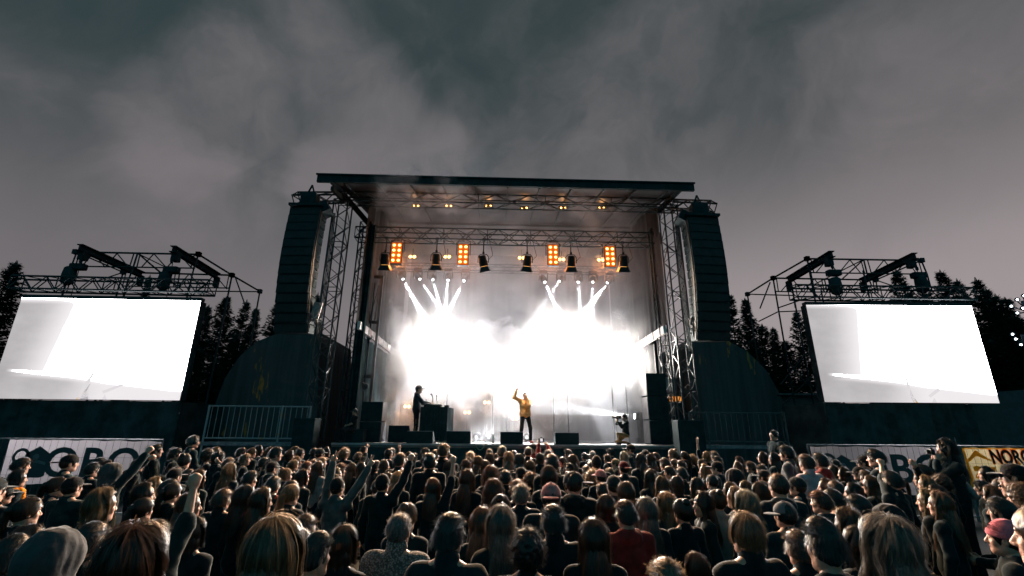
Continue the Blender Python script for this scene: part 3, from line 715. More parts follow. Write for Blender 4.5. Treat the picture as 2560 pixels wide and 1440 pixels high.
# ---------------------------------------------------------------- scaffolds over the screens
def scaffold(tf, Yr, Yf, label, segs, beams, hoists, bags, header, posts, thead):
    lo = P(*tf(*posts[0][0]), Yr)
    root = empty('scaffold_frame', (lo.x, Yr, 0), label, 'scaffold')
    d = MB()
    for (a, b, ya, yb, r) in segs:
        d.tube(P(*tf(*a), ya), P(*tf(*b), yb), r, 6)
    for (a, y) in posts:
        p = P(*tf(*a), y); d.tube((p.x, p.y, 0), p + Vector((0, 0, 0.1)), 0.032, 6)
    d.build('tube_lattice', M_TRUSS, root)
    for (a, b, y) in posts_nodes(segs):
        d = MB(); c = P(*tf(a, b), y); d.box(c, (0.15, 0.15, 0.17)); d.build('clamp', M_BLACK, root)
    for (a, b) in beams:
        A = P(*tf(*a), Yf + 0.2); B = P(*tf(*b), Yr)
        d = MB(); d.beam(A, B, 0.20, 0.03); d.beam(A + Vector((0, 0, -0.2)), B + Vector((0, 0, -0.2)), 0.20, 0.03); d.beam(A + Vector((0, 0, -0.1)), B + Vector((0, 0, -0.1)), 0.03, 0.2)
        d.box(A + Vector((0, 0.25, -0.3)), (0.18, 0.25, 0.35)); d.box(B + Vector((0, 0, -0.35)), (0.16, 0.16, 0.4))
        d.build('lifting_beam', M_BLACK, root)
    for (h, top, bag) in hoists:
        A = P(*tf(*h), Yf + 0.2); T = P(*tf(*top), Yf + 0.25)
        d = MB(); d.box(A, (0.46, 0.24, 0.22), bev=0.05); d.tube(T, A, 0.014); d.tube(A + Vector((.05, 0, 0)), A + Vector((.05, 0, -1.0)), 0.012)
        d.lathe(T + Vector((0, 0, -.12)), (0, 0, -1), [(0, .02), (.03, .05), (.12, .05), (.16, .02)], 10); d.build('chain_hoist', M_BLACK, root)
        Bq = P(*tf(*bag), Yf + 0.2)
        d = MB(); d.lathe(Bq + Vector((0, 0, 0.32)), (0, 0, -1), [(0, .12), (0.05, .17), (.3, .19), (.55, .17), (.62, .08)], 12); d.build('chain_bag', M_CLOTH, root)
    A = P(*tf(*header[0]), Yf + .1); B = P(*tf(*header[1]), Yf + .1)
    o = truss_thing('header_truss', A, B, 0.42, 0.42, thead, r=0.032, step=0.36)
    A2 = P(*tf(*header[2]), Yf + .9); B2 = P(*tf(*header[3]), Yf + .9)
    return root
def posts_nodes(segs):
    out = []
    for (a, b, ya, yb, r) in segs:
        if r > 0.034:
            out.append((a[0], a[1], ya)); out.append((b[0], b[1], yb))
    return out
def zig(x0, x1, yt, yb, n, Y, slope):
    out = []
    for i in range(n):
        xa = x0 + (x1 - x0) * i / n; xb = x0 + (x1 - x0) * (i + 1) / n
        ta, tb = yt + slope * (xa - x0), yt + slope * (xb - x0); la, lb = yb + slope * (xa - x0), yb + slope * (xb - x0)
        if i % 2 == 0: out.append(((xa, la), (xb, tb), Y, Y, 0.02))
        else: out.append(((xa, ta), (xb, lb), Y, Y, 0.02))
    return out
tfL = lambda x, y: (x / 3.879, y / 3.879 + 590)
A_, B_ = 16.0, 17.6
segL = [((735, 155), (1925, 178), A_, A_, .035), ((715, 293), (1890, 312), A_, A_, .026),
        ((1195, 352), (2250, 380), B_, B_, .035), ((1185, 485), (2220, 505), B_, B_, .026),
        ((1925, 178), (2250, 380), A_, B_, .035), ((2250, 380), (2520, 537), B_, B_ + 1.5, .035), ((1880, 534), (2520, 540), B_, B_ + 1.5, .026),
        ((735, 155), (1195, 352), A_, B_, .028), ((1335, 165), (1560, 360), A_, B_, .028), ((1340, 172), (1600, 300), A_, A_ + .8, .022), ((1195, 352), (960, 430), B_, B_ + .6, .026),
        ((745, 155), (690, 300), A_, A_, .026), ((772, 160), (730, 300), A_, A_, .022), ((1300, 165), (1255, 305), A_, A_, .022), ((1335, 165), (1290, 310), A_, A_, .03), ((1360, 168), (1325, 310), A_, A_, .022),
        ((1885, 178), (1850, 312), A_, A_, .022), ((1925, 178), (1880, 312), A_, A_, .03), ((1290, 310), (1240, 440), A_, A_, .026), ((1880, 312), (1850, 440), A_, A_, .026),
        ((1195, 352), (1150, 500), B_, B_, .028), ((1222, 355), (1185, 500), B_, B_, .02), ((1700, 368), (1680, 500), B_, B_, .02), ((1740, 368), (1720, 500), B_, B_, .026), ((2220, 380), (2195, 505), B_, B_, .02),
        ((2280, 395), (2375, 665), B_, B_, .026), ((1340, 170), (1880, 620), A_, B_ + .3, .02)]
segL += zig(790, 1250, 163, 300, 4, A_, .016) + zig(1370, 1860, 170, 305, 4, A_, .016) + zig(1230, 2200, 352, 490, 8, B_, .025)
scaffold(tfL, B_, YS, 'dark open scaffold with two slanted lifting beams over the screen near the lone spruce', segL, [((775, 80), (1380, 350)), ((1680, 95), (2115, 365))],
         [((760, 300), (800, 190), (665, 390)), ((1665, 330), (1680, 190), (1590, 440))], None, ((155, 462), (2060, 505), (240, 560), (2080, 575)), [((2250, 380), B_), ((2520, 537), B_ + 1.5), ((1150, 500), B_), ((1240, 440), A_), ((1850, 440), A_), ((690, 300), A_)],
         'lattice beam across the top of the screen by the lone spruce')
tfR = lambda x, y: (x / 4.129 + 1860, y / 4.129 + 610)
segR = [((650, 152), (1830, 170), A_, A_, .035), ((680, 295), (1890, 312), A_, A_, .026), ((300, 352), (1360, 372), B_, B_, .035), ((330, 490), (1380, 505), B_, B_, .026),
        ((650, 152), (300, 352), A_, B_, .035), ((300, 352), (35, 518), B_, B_ + 1.5, .035), ((35, 518), (520, 532), B_ + 1.5, B_, .026),
        ((1830, 170), (1360, 372), A_, B_, .028), ((1235, 160), (1010, 365), A_, B_, .028), ((1215, 170), (720, 420), A_, B_, .022), ((1360, 372), (1560, 440), B_, B_ + .6, .026),
        ((650, 152), (690, 300), A_, A_, .03), ((690, 155), (720, 295), A_, A_, .022), ((1205, 162), (1245, 300), A_, A_, .022), ((1235, 160), (1270, 305), A_, A_, .03), ((1275, 165), (1315, 305), A_, A_, .022),
        ((1800, 170), (1840, 305), A_, A_, .022), ((1830, 170), (1890, 312), A_, A_, .03), ((1890, 312), (1925, 440), A_, A_, .03), ((690, 300), (740, 540), A_, A_, .028), ((1270, 305), (1320, 440), A_, A_, .026),
        ((335, 355), (355, 490), B_, B_, .022), ((455, 355), (470, 490), B_, B_, .022), ((480, 355), (530, 659), B_, B_, .028), ((800, 360), (830, 500), B_, B_, .022), ((830, 360), (860, 500), B_, B_, .026), ((870, 362), (895, 500), B_, B_, .022),
        ((1330, 372), (1350, 500), B_, B_, .022), ((1360, 372), (1385, 505), B_, B_, .026), ((270, 395), (165, 665), B_, B_, .026), ((350, 660), (640, 560), B_, B_, .026), ((150, 800), (350, 700), B_ + .5, B_, .024), ((350, 700), (600, 690), B_, B_, .024)]
segR += zig(740, 1210, 158, 300, 4, A_, .016) + zig(1330, 1790, 165, 306, 4, A_, .016) + zig(380, 1300, 355, 492, 8, B_, .016)
segR += [((380, 1450), (640, 1130), B_, B_, .022), ((640, 1450), (400, 1150), B_, B_, .022), ((340, 1560), (840, 1560), B_, B_, .026), ((400, 1660), (840, 1230), B_, B_, .02)]
scaffold(tfR, B_, YS, 'dark open scaffold with two slanted lifting beams over the screen by the slanted grey tent', segR, [((905, 72), (450, 350)), ((1762, 92), (1210, 360))],
         [((925, 300), (900, 180), (950, 440)), ((1800, 325), (1770, 200), (1835, 420))], None, ((500, 500), (2330, 530), (490, 560), (2360, 590)), [((300, 352), B_), ((35, 518), B_ + 1.5), ((480, 355), B_), ((650, 152), A_), ((1235, 300), A_), ((800, 500), B_)],
         'lattice beam across the top of the screen in front of the dense spruce clump')

# ---------------------------------------------------------------- concrete bandshell flanks
def shell_mat():
    m = bpy.data.materials.new('weathered_concrete'); m.use_nodes = True; t = NT(m.node_tree)
    co = t.node('ShaderNodeTexCoord').outputs['Object']
    st_ = t.noise(t.vmath('MULTIPLY', co, (2.2, 2.2, 0.12)), 2.0, 5.0, 0.6)
    c = t.mix(t.ramp(st_, 0.3, 0.7), (0.038, 0.046, 0.050), (0.078, 0.086, 0.092))
    rs = t.noise(t.vmath('MULTIPLY', co, (1.1, 1.1, 0.22)), 2.2, 4.0, 0.7)
    c = t.mix(t.ramp(rs, 0.62, 0.68), c, (0.50, 0.22, 0.04))
    b = t.node('ShaderNodeBsdfPrincipled'); t.l.new(c, b.inputs['Base Color']); b.inputs['Roughness'].default_value = 0.85
    o = t.node('ShaderNodeOutputMaterial'); t.l.new(b.outputs[0], o.inputs[0]); return m
M_SHELL = shell_mat()
YC = 17.6
for (pts, lab, s) in (([(540, 1112), (538, 1010), (562, 945), (600, 890), (645, 852), (700, 832), (800, 830), (800, 1112)], 'curved grey concrete wall with rust streaks by the railing beside the spruces', -1),
                      ([(1722, 1112), (1722, 850), (1815, 850), (1868, 878), (1915, 925), (1950, 985), (1975, 1060), (1980, 1112)], 'curved dark concrete wall between the speaker column and the open scaffold legs', 1)):
    pp = [P(x, y, YC) for x, y in pts]
    for p in pp:
        if p.z < 2.0: p.z = 0
    # smooth the outline
    d = MB(); d.prism(pp, (0, 4.0, 0)); o = d.build('bandshell_wall', M_SHELL); tag(o, lab, 'wall')
# railings
rust = mat('rusty_rail', (0.13, 0.14, 0.145), 0.6, 0.3, var=0.3)
def rail_mat():
    m = bpy.data.materials.new('rust_spotted_rail'); m.use_nodes = True; t = NT(m.node_tree)
    co = t.node('ShaderNodeTexCoord').outputs['Object']
    n = t.noise(co, 7.0, 3.0, 0.6)
    c = t.mix(t.ramp(n, 0.60, 0.66), (0.28, 0.29, 0.30), (0.55, 0.24, 0.06))
    b = t.node('ShaderNodeBsdfPrincipled'); t.l.new(c, b.inputs['Base Color']); b.inputs['Roughness'].default_value = 0.6; b.inputs['Metallic'].default_value = 0.2
    o = t.node('ShaderNodeOutputMaterial'); t.l.new(b.outputs[0], o.inputs[0]); return m
M_RAIL = rail_mat()
for (xa, xb, yt, yb, nb, lab) in ((525, 778, 1016, 1096, 18, 'upright-bar metal railing with rust spots in front of the rust-streaked concrete wall'), (1722, 1958, 1032, 1104, 17, 'dim upright-bar metal railing in front of the dark concrete wall by the open scaffold')):
    Yr_ = 14.9; M_RL = M_RAIL if xa < 1000 else mat('dull_rail', (0.07, 0.08, 0.085), 0.7)
    a = P(xa, yt, Yr_); b = P(xb, yt, Yr_); zb_ = P((xa + xb) / 2, yb, Yr_).z; zt_ = (a.z + b.z) / 2
    root = empty('metal_railing', ((a.x + b.x) / 2, Yr_, 0), lab, 'railing')
    for z in (zt_, zb_):
        d = MB(); d.tube((a.x, Yr_, z), (b.x, Yr_, z), 0.022, 8); d.build('rail', M_RL, root)
    for i in range(nb):
        x = a.x + (b.x - a.x) * (i + 0.5) / nb; d = MB(); d.tube((x, Yr_, zb_), (x, Yr_, zt_), 0.010, 6); d.build('bar', M_RL, root)
    for x in (a.x, a.x * 0.28 + b.x * 0.72 if xa < 1000 else b.x * .18 + a.x * .82, b.x):
        d = MB(); d.tube((x, Yr_ - .02, 0), (x, Yr_ - .02, zt_ + 0.03), 0.03, 8); d.build('post', M_RL, root)
    d = MB(); d.box(((a.x + b.x) / 2, Yr_ + .25, zb_ - 0.16), (b.x - a.x + .2, 0.6, 0.1)); d.build('walkway', M_STEEL, root)
# dark boxes next to railing
a = P(738, 1045, 14.5); b = P(782, 1108, 14.5)
d = MB(); d.box(((a.x + b.x) / 2, 14.7, a.z / 2), (b.x - a.x, 0.5, a.z), bev=0.02); tag(d.build('equipment_case', M_BLACK), 'black equipment case standing between the railing and the slim mast', 'case')
a = P(1690, 1050, 14.6); b = P(1762, 1108, 14.6)
d = MB(); d.box(((a.x + b.x) / 2, 14.75, a.z / 2), (b.x - a.x, 0.5, a.z), bev=0.02); tag(d.build('equipment_case', M_BLACK), 'black equipment case at the mast foot behind the tall raised forearm', 'case')
# brownish cabin behind the scaffold legs
a = P(1955, 990, 20); b = P(2120, 1112, 20)
root = empty('site_cabin', ((a.x + b.x) / 2, 20, 0), 'dim brownish site cabin seen through the scaffold legs beside the screen', 'cabin')
d = MB(); d.box(((a.x + b.x) / 2, 21.2, a.z / 2), (b.x - a.x, 2.4, a.z)); d.build('wall', mat('brown_cabin_wall', (0.11, 0.09, 0.085), 0.8, var=0.3, vscale=1.5), root)
d = MB(); d.box(((a.x + b.x) / 2, 21.2, a.z + .05), (b.x - a.x + .3, 2.7, 0.1)); d.build('roof', M_STEEL, root)
c = P(2090, 1083, 19.95); d = MB(); d.box((c.x, 19.98, c.z), (0.9, 0.04, 0.4)); d.build('panel', mat('rusty_panel', (0.30, 0.12, 0.05), 0.7, var=0.4), root)
c = P(2030, 1083, 19.95); d = MB(); d.box((c.x, 19.98, c.z), (0.5, 0.04, 0.4)); d.build('panel', MATS['rusty_panel'], root)
# slanted grey tent on the far side
q = [P(2420, 985, 16.5), P(2620, 970, 16.5), P(2700, 1115, 16.5), P(2455, 1115, 16.5)]
for p in q[2:]: p.z = 0
d = MB(); d.prism(q, (0.3, 5, 0)); tag(d.build('grey_tent', M_GREYCLOTH), 'slanted grey tent side beyond the screen and the yellow banner', 'tent')

# ---------------------------------------------------------------- fences with banners
YFN = 12.2
def banner_mat(name, col, f=.5):
    m = bpy.data.materials.new(name); m.use_nodes = True; t = NT(m.node_tree)
    b = t.node('ShaderNodeBsdfPrincipled'); b.inputs['Base Color'].default_value = (*col, 1); b.inputs['Roughness'].default_value = .75
    tr = t.node('ShaderNodeBsdfTranslucent'); tr.inputs[0].default_value = (*col, 1)
    mx = t.node('ShaderNodeMixShader'); mx.inputs[0].default_value = f; t.l.new(b.outputs[0], mx.inputs[1]); t.l.new(tr.outputs[0], mx.inputs[2])
    o = t.node('ShaderNodeOutputMaterial'); t.l.new(mx.outputs[0], o.inputs[0]); return m
M_BANNER = banner_mat('printed_banner', (0.38, 0.35, 0.365), .60)
M_BANY = banner_mat('yellowish_banner', (0.52, 0.42, 0.22), .62)
M_PRINT = mat('grey_print', (0.05, 0.06, 0.065), 0.8, var=0.05)
M_YEL = banner_mat('yellow_print', (0.85, 0.50, 0.04), .65)
M_ORG = banner_mat('orange_print', (0.85, 0.30, 0.02), .65)
M_BLK = mat('black_print', (0.015, 0.015, 0.016), 0.8, var=0.05)
def fence(px0, px1, ptl, ptr, lab, Y):
    a = P(px0, ptl, Y); b = P(px1, ptr, Y); zt = (a.z + b.z) / 2
    root = empty('mesh_fence', ((a.x + b.x) / 2, Y, 0), lab, 'fence')
    d = MB()
    d.tube((a.x, Y, zt), (b.x, Y, zt), 0.02, 8); d.tube((a.x, Y, 0.12), (b.x, Y, 0.12), 0.02, 8)
    for x in (a.x, b.x): d.tube((x, Y, 0), (x, Y, zt), 0.02, 8)
    d.build('frame', M_STEEL, root)
    d = MB(); n = int((b.x - a.x) / 0.16)
    for i in range(1, n): x = a.x + (b.x - a.x) * i / n; d.tube((x, Y - 0.012, 0.12), (x, Y - .012, zt), 0.0035, 4, cap=False)
    for z in (0.5, 0.95, 1.35): d.tube((a.x, Y - .018, z), (b.x, Y - .018, z), 0.004, 4, cap=False)
    d.build('wire_mesh', mat('thin_wire', (0.10, 0.105, 0.11), 0.5, 0.5), root)
    return a.x, b.x, zt
def banner(name, corners, Y, lab, m):
    q = [P(*c, Y) for c in corners]        # tl tr br bl
    n, k = 40, 8; d = MB()
    def pt(u, v):
        p = (q[3] * (1 - u) + q[2] * u) * (1 - v) + (q[0] * (1 - u) + q[1] * u) * v
        p.y += 0.02 * math.sin(u * 21 + v * 3) * (1 - v * .5) + 0.03
        p.z -= 0.012 * math.sin(u * 33) * v
        return p
    for i in range(n):
        for j in range(k): d.quad(pt(i / n, j / k), pt((i + 1) / n, j / k), pt((i + 1) / n, (j + 1) / k), pt(i / n, (j + 1) / k))
    o = d.build(name, m, smooth=True); tag(o, lab, 'banner'); return o, q
FONTS = []
def text_mesh(name, s, c, size, m, Y, parent=None, bold=0.0, sx=1.0, shear=0.0, extrude=0.002, sp=1.0):
    cu = bpy.data.curves.new(name, 'FONT'); cu.body = s; cu.size = size; cu.align_x = 'CENTER'; cu.align_y = 'CENTER'; cu.offset = bold; cu.extrude = extrude; cu.shear = shear; cu.space_character = sp; cu.resolution_u = 4
    tmp = bpy.data.objects.new('tmp', cu); COL.objects.link(tmp)
    dg = bpy.context.evaluated_depsgraph_get(); me = bpy.data.meshes.new_from_object(tmp.evaluated_get(dg))
    bpy.data.objects.remove(tmp)
    co = np.empty(len(me.vertices) * 3); me.vertices.foreach_get('co', co); co = co.reshape(-1, 3)
    off = parent.location if parent is not None else Vector((0, 0, 0))
    out = np.stack([co[:, 0] * sx + c[0] - off[0], np.full(len(co), Y - off[1]) - co[:, 2], co[:, 1] + c[2] - off[2]], 1)
    me.vertices.foreach_set('co', out.ravel()); me.update(); me.materials.clear(); me.materials.append(m)
    o = bpy.data.objects.new(name, me); COL.objects.link(o)
    if parent: o.parent = parent
    return o
def ringpoly(d, c, r0, r1, Y, n=28, a0=0, a1=2 * PI):
    for i in range(n):
        t0 = a0 + (a1 - a0) * i / n; t1 = a0 + (a1 - a0) * (i + 1) / n
        d.quad((c.x + r0 * math.cos(t0), Y, c.z + r0 * math.sin(t0)), (c.x + r1 * math.cos(t0), Y, c.z + r1 * math.sin(t0)), (c.x + r1 * math.cos(t1), Y, c.z + r1 * math.sin(t1)), (c.x + r0 * math.cos(t1), Y, c.z + r0 * math.sin(t1)))
fence(-60, 408, 1095, 1101, 'wire mesh fence holding the pale house-logo banner under the long black cloth', YFN)
bo, q = banner('printed_banner', [(22, 1098), (403, 1104), (372, 1196), (-12, 1215)], YFN, 'pale banner with dark key-and-house logo and heavy grey letters under the long black cloth', M_BANNER)
Yp = YFN - 0.03
bx = empty('x', (0, 0, 0)); bpy.data.objects.remove(bx)
def logo(cring, chex, par, s=1.0):
    d = MB(); rc = P(*cring, Yp); ringpoly(d, rc, 0.13 * s, 0.20 * s, Yp); d.build('key_ring_logo', M_PRINT, par)
    hc = P(*chex, Yp)
    pts = [(-.30, .10), (-.02, .27), (.30, .08), (.26, -.40), (.16, -.44), (-.30, -.44)]
    d = MB(); d.prism([(hc.x + x * s, Yp, hc.z + z * s) for x, z in pts], (0, 0.004, 0)); d.build('house_logo', M_PRINT, par)
    d = MB(); ringpoly(d, Vector((hc.x - .04 * s, 0, hc.z + .02 * s)), 0.0, 0.075 * s, Yp - 0.005, 20)
    d.prism([(hc.x - .06 * s, Yp - .005, hc.z - .02 * s), (hc.x + .22 * s, Yp - .005, hc.z - .10 * s), (hc.x + .22 * s, Yp - .005, hc.z - .16 * s), (hc.x - .04 * s, Yp - .005, hc.z - .10 * s)], (0, 0.002, 0)); d.build('key_logo', M_BANNER, par)
logo((52, 1142), (94, 1145), bo)
text_mesh('lettering', 'OBOS', P(258, 1160, YFN), 0.92, M_PRINT, Yp, bo, bold=0.022, sx=1.06, sp=1.12)
fence(2018, 2400, 1112, 1115, 'wire mesh fence holding the pale banner in front of the elevated black-clad camera operator', YFN)
bo, q = banner('printed_banner', [(2026, 1116), (2395, 1118), (2395, 1240), (2055, 1235)], YFN, 'pale banner with partly hidden dark logo and letters behind the bearded man and stretched arm', M_BANNER)
logo((2072, 1156), (2112, 1168), bo, 1.1)
text_mesh('lettering', 'OBOS', P(2278, 1176, YFN), 0.95, M_PRINT, Yp, bo, bold=0.022, sx=1.06, sp=1.12)
fence(2396, 2640, 1115, 1117, 'wire mesh fence holding the yellow and white banner', YFN)
bo, q = banner('yellow_banner', [(2402, 1119), (2640, 1122), (2640, 1240), (2430, 1240)], YFN, 'white and yellow banner with black letters outlined in orange', M_BANY)
def bpoly(pts, m, nm, dy=0.0):
    d = MB(); d.prism([P(x, y, Yp - dy) for x, y in pts], (0, 0.003, 0)); d.build(nm, m, bo)
bpoly([(2404, 1119), (2640, 1122), (2640, 1125), (2404, 1122)], M_YEL, 'border')
bpoly([(2404, 1119), (2409, 1119), (2434, 1195), (2436, 1240), (2430, 1240), (2424, 1190)], M_YEL, 'border', .001)
bpoly([(2418, 1150), (2438, 1125), (2470, 1146), (2500, 1160), (2440, 1140), (2425, 1155)], M_YEL, 'map_shape')
bpoly([(2433, 1165), (2490, 1168), (2488, 1180), (2436, 1178)], M_YEL, 'stripe')
bpoly([(2440, 1185), (2560, 1188), (2640, 1190), (2640, 1196), (2440, 1196)], M_YEL, 'stripe')
c = P(2542, 1144, YFN)
text_mesh('lettering_outline', 'NORGES', c, 0.46, M_ORG, Yp, bo, bold=0.030, sx=0.80, shear=-0.12)
text_mesh('lettering', 'NORGES', c, 0.46, M_BLK, Yp - 0.006, bo, bold=0.012, sx=0.80, shear=-0.12)
d = MB(); pz = P(2392, 1115, YFN); d.tube(pz, pz + Vector((0, 0, 0.22)), 0.012); tag(d.build('fence_pole', M_STEEL), 'short bare pole sticking up between the pale and yellow banners', 'pole')

# ---------------------------------------------------------------- stage props
def stack(px0, px1, pyt, pyb, Y, nbox, lab, side, depth=0.7):
    a = P(px0, pyt, Y); b = P(px1, pyt, Y); z0 = SZ; zt = a.z; w = b.x - a.x
    root = empty('speaker_stack', ((a.x + b.x) / 2, Y, z0), lab, 'loudspeaker'); h = (zt - z0) / nbox
    for i in range(nbox):
        d = MB(); d.box(((a.x + b.x) / 2, Y + depth / 2, z0 + h * (i + .5)), (w, depth, h - 0.02), bev=0.015); bx_ = d.build('cabinet', M_BLACK, root)
        d = MB(); d.box(((a.x + b.x) / 2 + side * (w / 2 + .012), Y + depth / 2, z0 + h * (i + .5)), (0.02, depth * .94, h * .92)); d.build('side_grille', mat('dusty_grille', (0.10, 0.10, 0.105), 0.5, 0.3, bump=.4, bscale=150), root)  # side grille drawn paler than the cabinet
stack(906, 957, 1003, 1110, 15.9, 2, 'black two-box speaker stack with dusty grille beside the seated crew member', 1)
stack(1615, 1663, 932, 1112, 15.9, 3, 'tall black three-box speaker stack with pale edges behind the kneeling camera operator', -1)
def wedge(px0, px1, pyt, Y, lab):
    a = P(px0, pyt, Y); b = P(px1, pyt, Y); w = b.x - a.x; h = a.z - SZ
    root = empty('floor_monitor', ((a.x + b.x) / 2, Y, SZ), lab, 'loudspeaker', 'wedge monitors along the stage edge')
    d = MB(); x0 = a.x
    d.prism([(x0, Y, SZ), (x0, Y, SZ + h), (x0, Y + .12, SZ + h + .0), (x0, Y + .48, SZ + .14), (x0, Y + .48, SZ)], (w, 0, 0)); d.build('cabinet', M_BLACK, root)
    d = MB(); g0 = Vector((x0 + w / 2, Y + .31, SZ + h * .5 + .08)); d.beam((x0 + w / 2, Y + .14, SZ + h + .006), (x0 + w / 2, Y + .47, SZ + .155), w * .92, 0.012); d.build('grille', MATS['speaker_grille'], root)
    d = MB(); d.box((x0 + w / 2, Y + .05, SZ + h + .005), (w, 0.08, 0.012)); d.build('edge_strip', MATS['scuffed_edge'], root)
wedge(972, 1022, 1064, 16.4, 'low floor monitor set further back beside the two-box speaker stack')
wedge(1018, 1083, 1078, 15.15, 'floor monitor in front of the standing musician')
wedge(1117, 1177, 1078, 15.15, 'floor monitor at the open side of the mixing desk')
wedge(1251, 1308, 1080, 15.15, 'floor monitor directly in front of the singer')
wedge(1388, 1447, 1082, 15.15, 'lone floor monitor between the singer and the kneeling camera operator')
# mixing desk draped in black
a = P(1052, 1017, 16.6); b = P(1116, 1017, 16.6)
root = empty('mixing_desk', ((a.x + b.x) / 2, 16.6, SZ), 'black draped mixing desk in front of the standing musician', 'desk')
d = MB(); n = 24; zt_ = a.z; x0, x1 = a.x, b.x + .05; y0, y1 = 16.6, 17.6
per = [(x0, y0), (x1, y0), (x1 + .12, y1), (x0 + .1, y1)]
for k in range(4):
    p, q_ = per[k], per[(k + 1) % 4]
    for i in range(n):
        f = lambda u: (p[0] + (q_[0] - p[0]) * u + 0.012 * math.sin(u * 60) * (1 if k % 2 else 0), p[1] + (q_[1] - p[1]) * u + 0.012 * math.sin(u * 60) * (0 if k % 2 else 1))
        A, B = f(i / n), f((i + 1) / n); d.quad((A[0], A[1], SZ), (B[0], B[1], SZ), (B[0], B[1], zt_), (A[0], A[1], zt_))
d.poly([(p[0], p[1], zt_) for p in per]); d.build('drape', M_BLACK, root)
d = MB(); d.box(((x0 + x1) / 2 - .1, 17.0, zt_ + .06), (0.6, 0.4, 0.1), bev=.01); tag(d.build('dj_mixer', M_FIX), 'flat black mixer lying on the draped desk', 'mixer')
d = MB(); d.box(((x0 + x1) / 2 + .38, 17.1, zt_ + .05), (0.16, 0.2, 0.08), bev=.01); tag(d.build('control_box', M_FIX), 'small dark control box at the far corner of the draped desk', 'box')
def stand_mic(px, py, Y, base_z, lab, tilt):
    c = P(px, py, Y); root = empty('microphone_stand', (c.x, Y, base_z), lab, 'microphone')
    d = MB(); d.tube((c.x, Y, base_z), (c.x, Y, c.z - .1), 0.008); d.lathe((c.x, Y, base_z), (0, 0, 1), [(0, .09), (.02, .09), (.03, .02)], 14); d.build('stand', M_FIX, root)
    d = MB(); d.lathe(c + Vector((-tilt * .5, 0, -.09)), (tilt, -.2, 1), [(0, .012), (.14, .018), (.15, .03), (.19, .032), (.21, .015)], 12); d.build('microphone', M_FIX, root, smooth=True)
stand_mic(1066, 990, 17.0, SZ + .0, 'tilted microphone on a stand at the hands of the standing musician', -0.5)
stand_mic(1093, 995, 17.3, SZ + .0, 'thin upright microphone stand over the mixing desk', 0.05)
# small floor lamps, bottle, cable, tech table
for (px, py, lab) in ((1191, 1094, 'small round floor lamp facing out between two floor monitors'), (1222, 1097, 'small dark round floor lamp next to the white bottle'), (1317, 1096, 'small round floor lamp by the feet of the singer')):
    c = P(px, py, 18.0); root = empty('floor_lamp', (c.x, 18.0, SZ), lab, 'stage light')
    c.z = max(c.z, SZ + .17)
    d = MB(); d.lathe(c + Vector((0, .12, 0)), (0, -1, 0), [(0, .08), (.04, .13), (.2, .15), (.22, .15)], 18); d.box((c.x, 18.05, SZ + .02), (.3, .2, .03)); d.build('body', M_FIX, root)
    d = MB(); d.lathe(c + Vector((0, -.105, 0)), (0, -1, 0), [(0, .06), (.01, .055)], 14); d.build('lens', em('dim_lens', (.7, .75, .8), .9), root)
    lamp_light('SPOT', c + Vector((0, -.16, .05)), (.95, .97, 1), 90, root, c + Vector((0, -10, 1.0)), .05, 100, .6)
c = P(1233, 1095, 16.0); d = MB(); d.lathe((c.x, 16.0, SZ), (0, 0, 1), [(0, .04), (.2, .042), (.26, .02), (.3, .018)], 14); tag(d.build('water_bottle', M_WHITE, smooth=True), 'small white bottle standing on the deck next to the dark floor lamp', 'bottle')
d = MB(); pts = []
for i in range(15):
    t = i / 14; px = 1186 + 28 * t; py = 1108 + 17 * math.sin(PI * t); pts.append(P(px, py, YF - .06))
d.path(pts, .014, 6); tag(d.build('stage_cable', mat('pale_cable', (.3, .28, .2), .6)), 'pale cable looping down over the stage edge', 'cable')
d = MB(); pts = [P(1080 + 60 * i / 12, 1106 + 2 * math.sin(i * 1.7), 15.4) + Vector((0, 0, .02)) for i in range(13)]
d.path(pts, .012, 5); tag(d.build('stage_cable', MATS['pale_cable']), 'pale cables lying between two floor monitors under the mixing desk', 'cable')
c = P(1682, 985, 17.5)
root = empty('equipment_rack', (c.x, 17.5, SZ), 'dark equipment rack with an orange glowing top behind the tall speaker stack', 'rack')
d = MB(); d.box((c.x, 17.6, (c.z + SZ) / 2 - .15), (.5, .5, c.z - SZ - .3), bev=.015); d.build('case', M_BLACK, root)
d = MB(); d.box((c.x + .08, 17.5, c.z - .18), (.34, .3, .16), bev=.01); d.build('panel', mat('orange_panel', (.5, .2, .05), .5, emit=(1, .35, .05), estr=.8), root)  # orange light falling on the box put in as emission
d = MB(); d.box((c.x, 17.9, c.z + .25), (.4, .3, .8), bev=.01); d.build('case', M_STEEL, root)
# floodlight brackets at the very edge
for (pts, lab) in (([(2543, 750), (2528, 766), (2557, 771), (2543, 783), (2560, 740), (2572, 778)], 'bracket of small white floodlights in the tree, the upper group'), ([(2531, 836), (2539, 848), (2552, 862), (2566, 840)], 'bracket of small white floodlights in the tree, the lower group')):
    base = P(*pts[0], 21); root = empty('floodlight_bracket', base, lab, 'floodlight')
    d = MB()
    for p in pts:
        c = P(*p, 21); d.tube(c + Vector((.05, .1, .02)), P(2575, pts[0][1] + 30, 21.2), .03)
    c = P(2572, pts[0][1] + 30, 21.2); d.tube((c.x, 21.3, 0), (c.x, 21.3, c.z + .6), .08, 8); d.build('bracket', M_STEEL, root)
    for p in pts:
        c = P(*p, 21); d = MB(); d.lathe(c + Vector((.1, .05, .03)), (-.8, -.5, -.15), [(0, .05), (.08, .10), (.16, .11)], 12); d.build('housing', M_BLACK, root)
        d = MB(); d.lathe(c + Vector((-.04, -.045, .0)), (-.8, -.5, -.15), [(0, .045), (.02, .03)], 12); d.build('lens', E_WHITE, root)

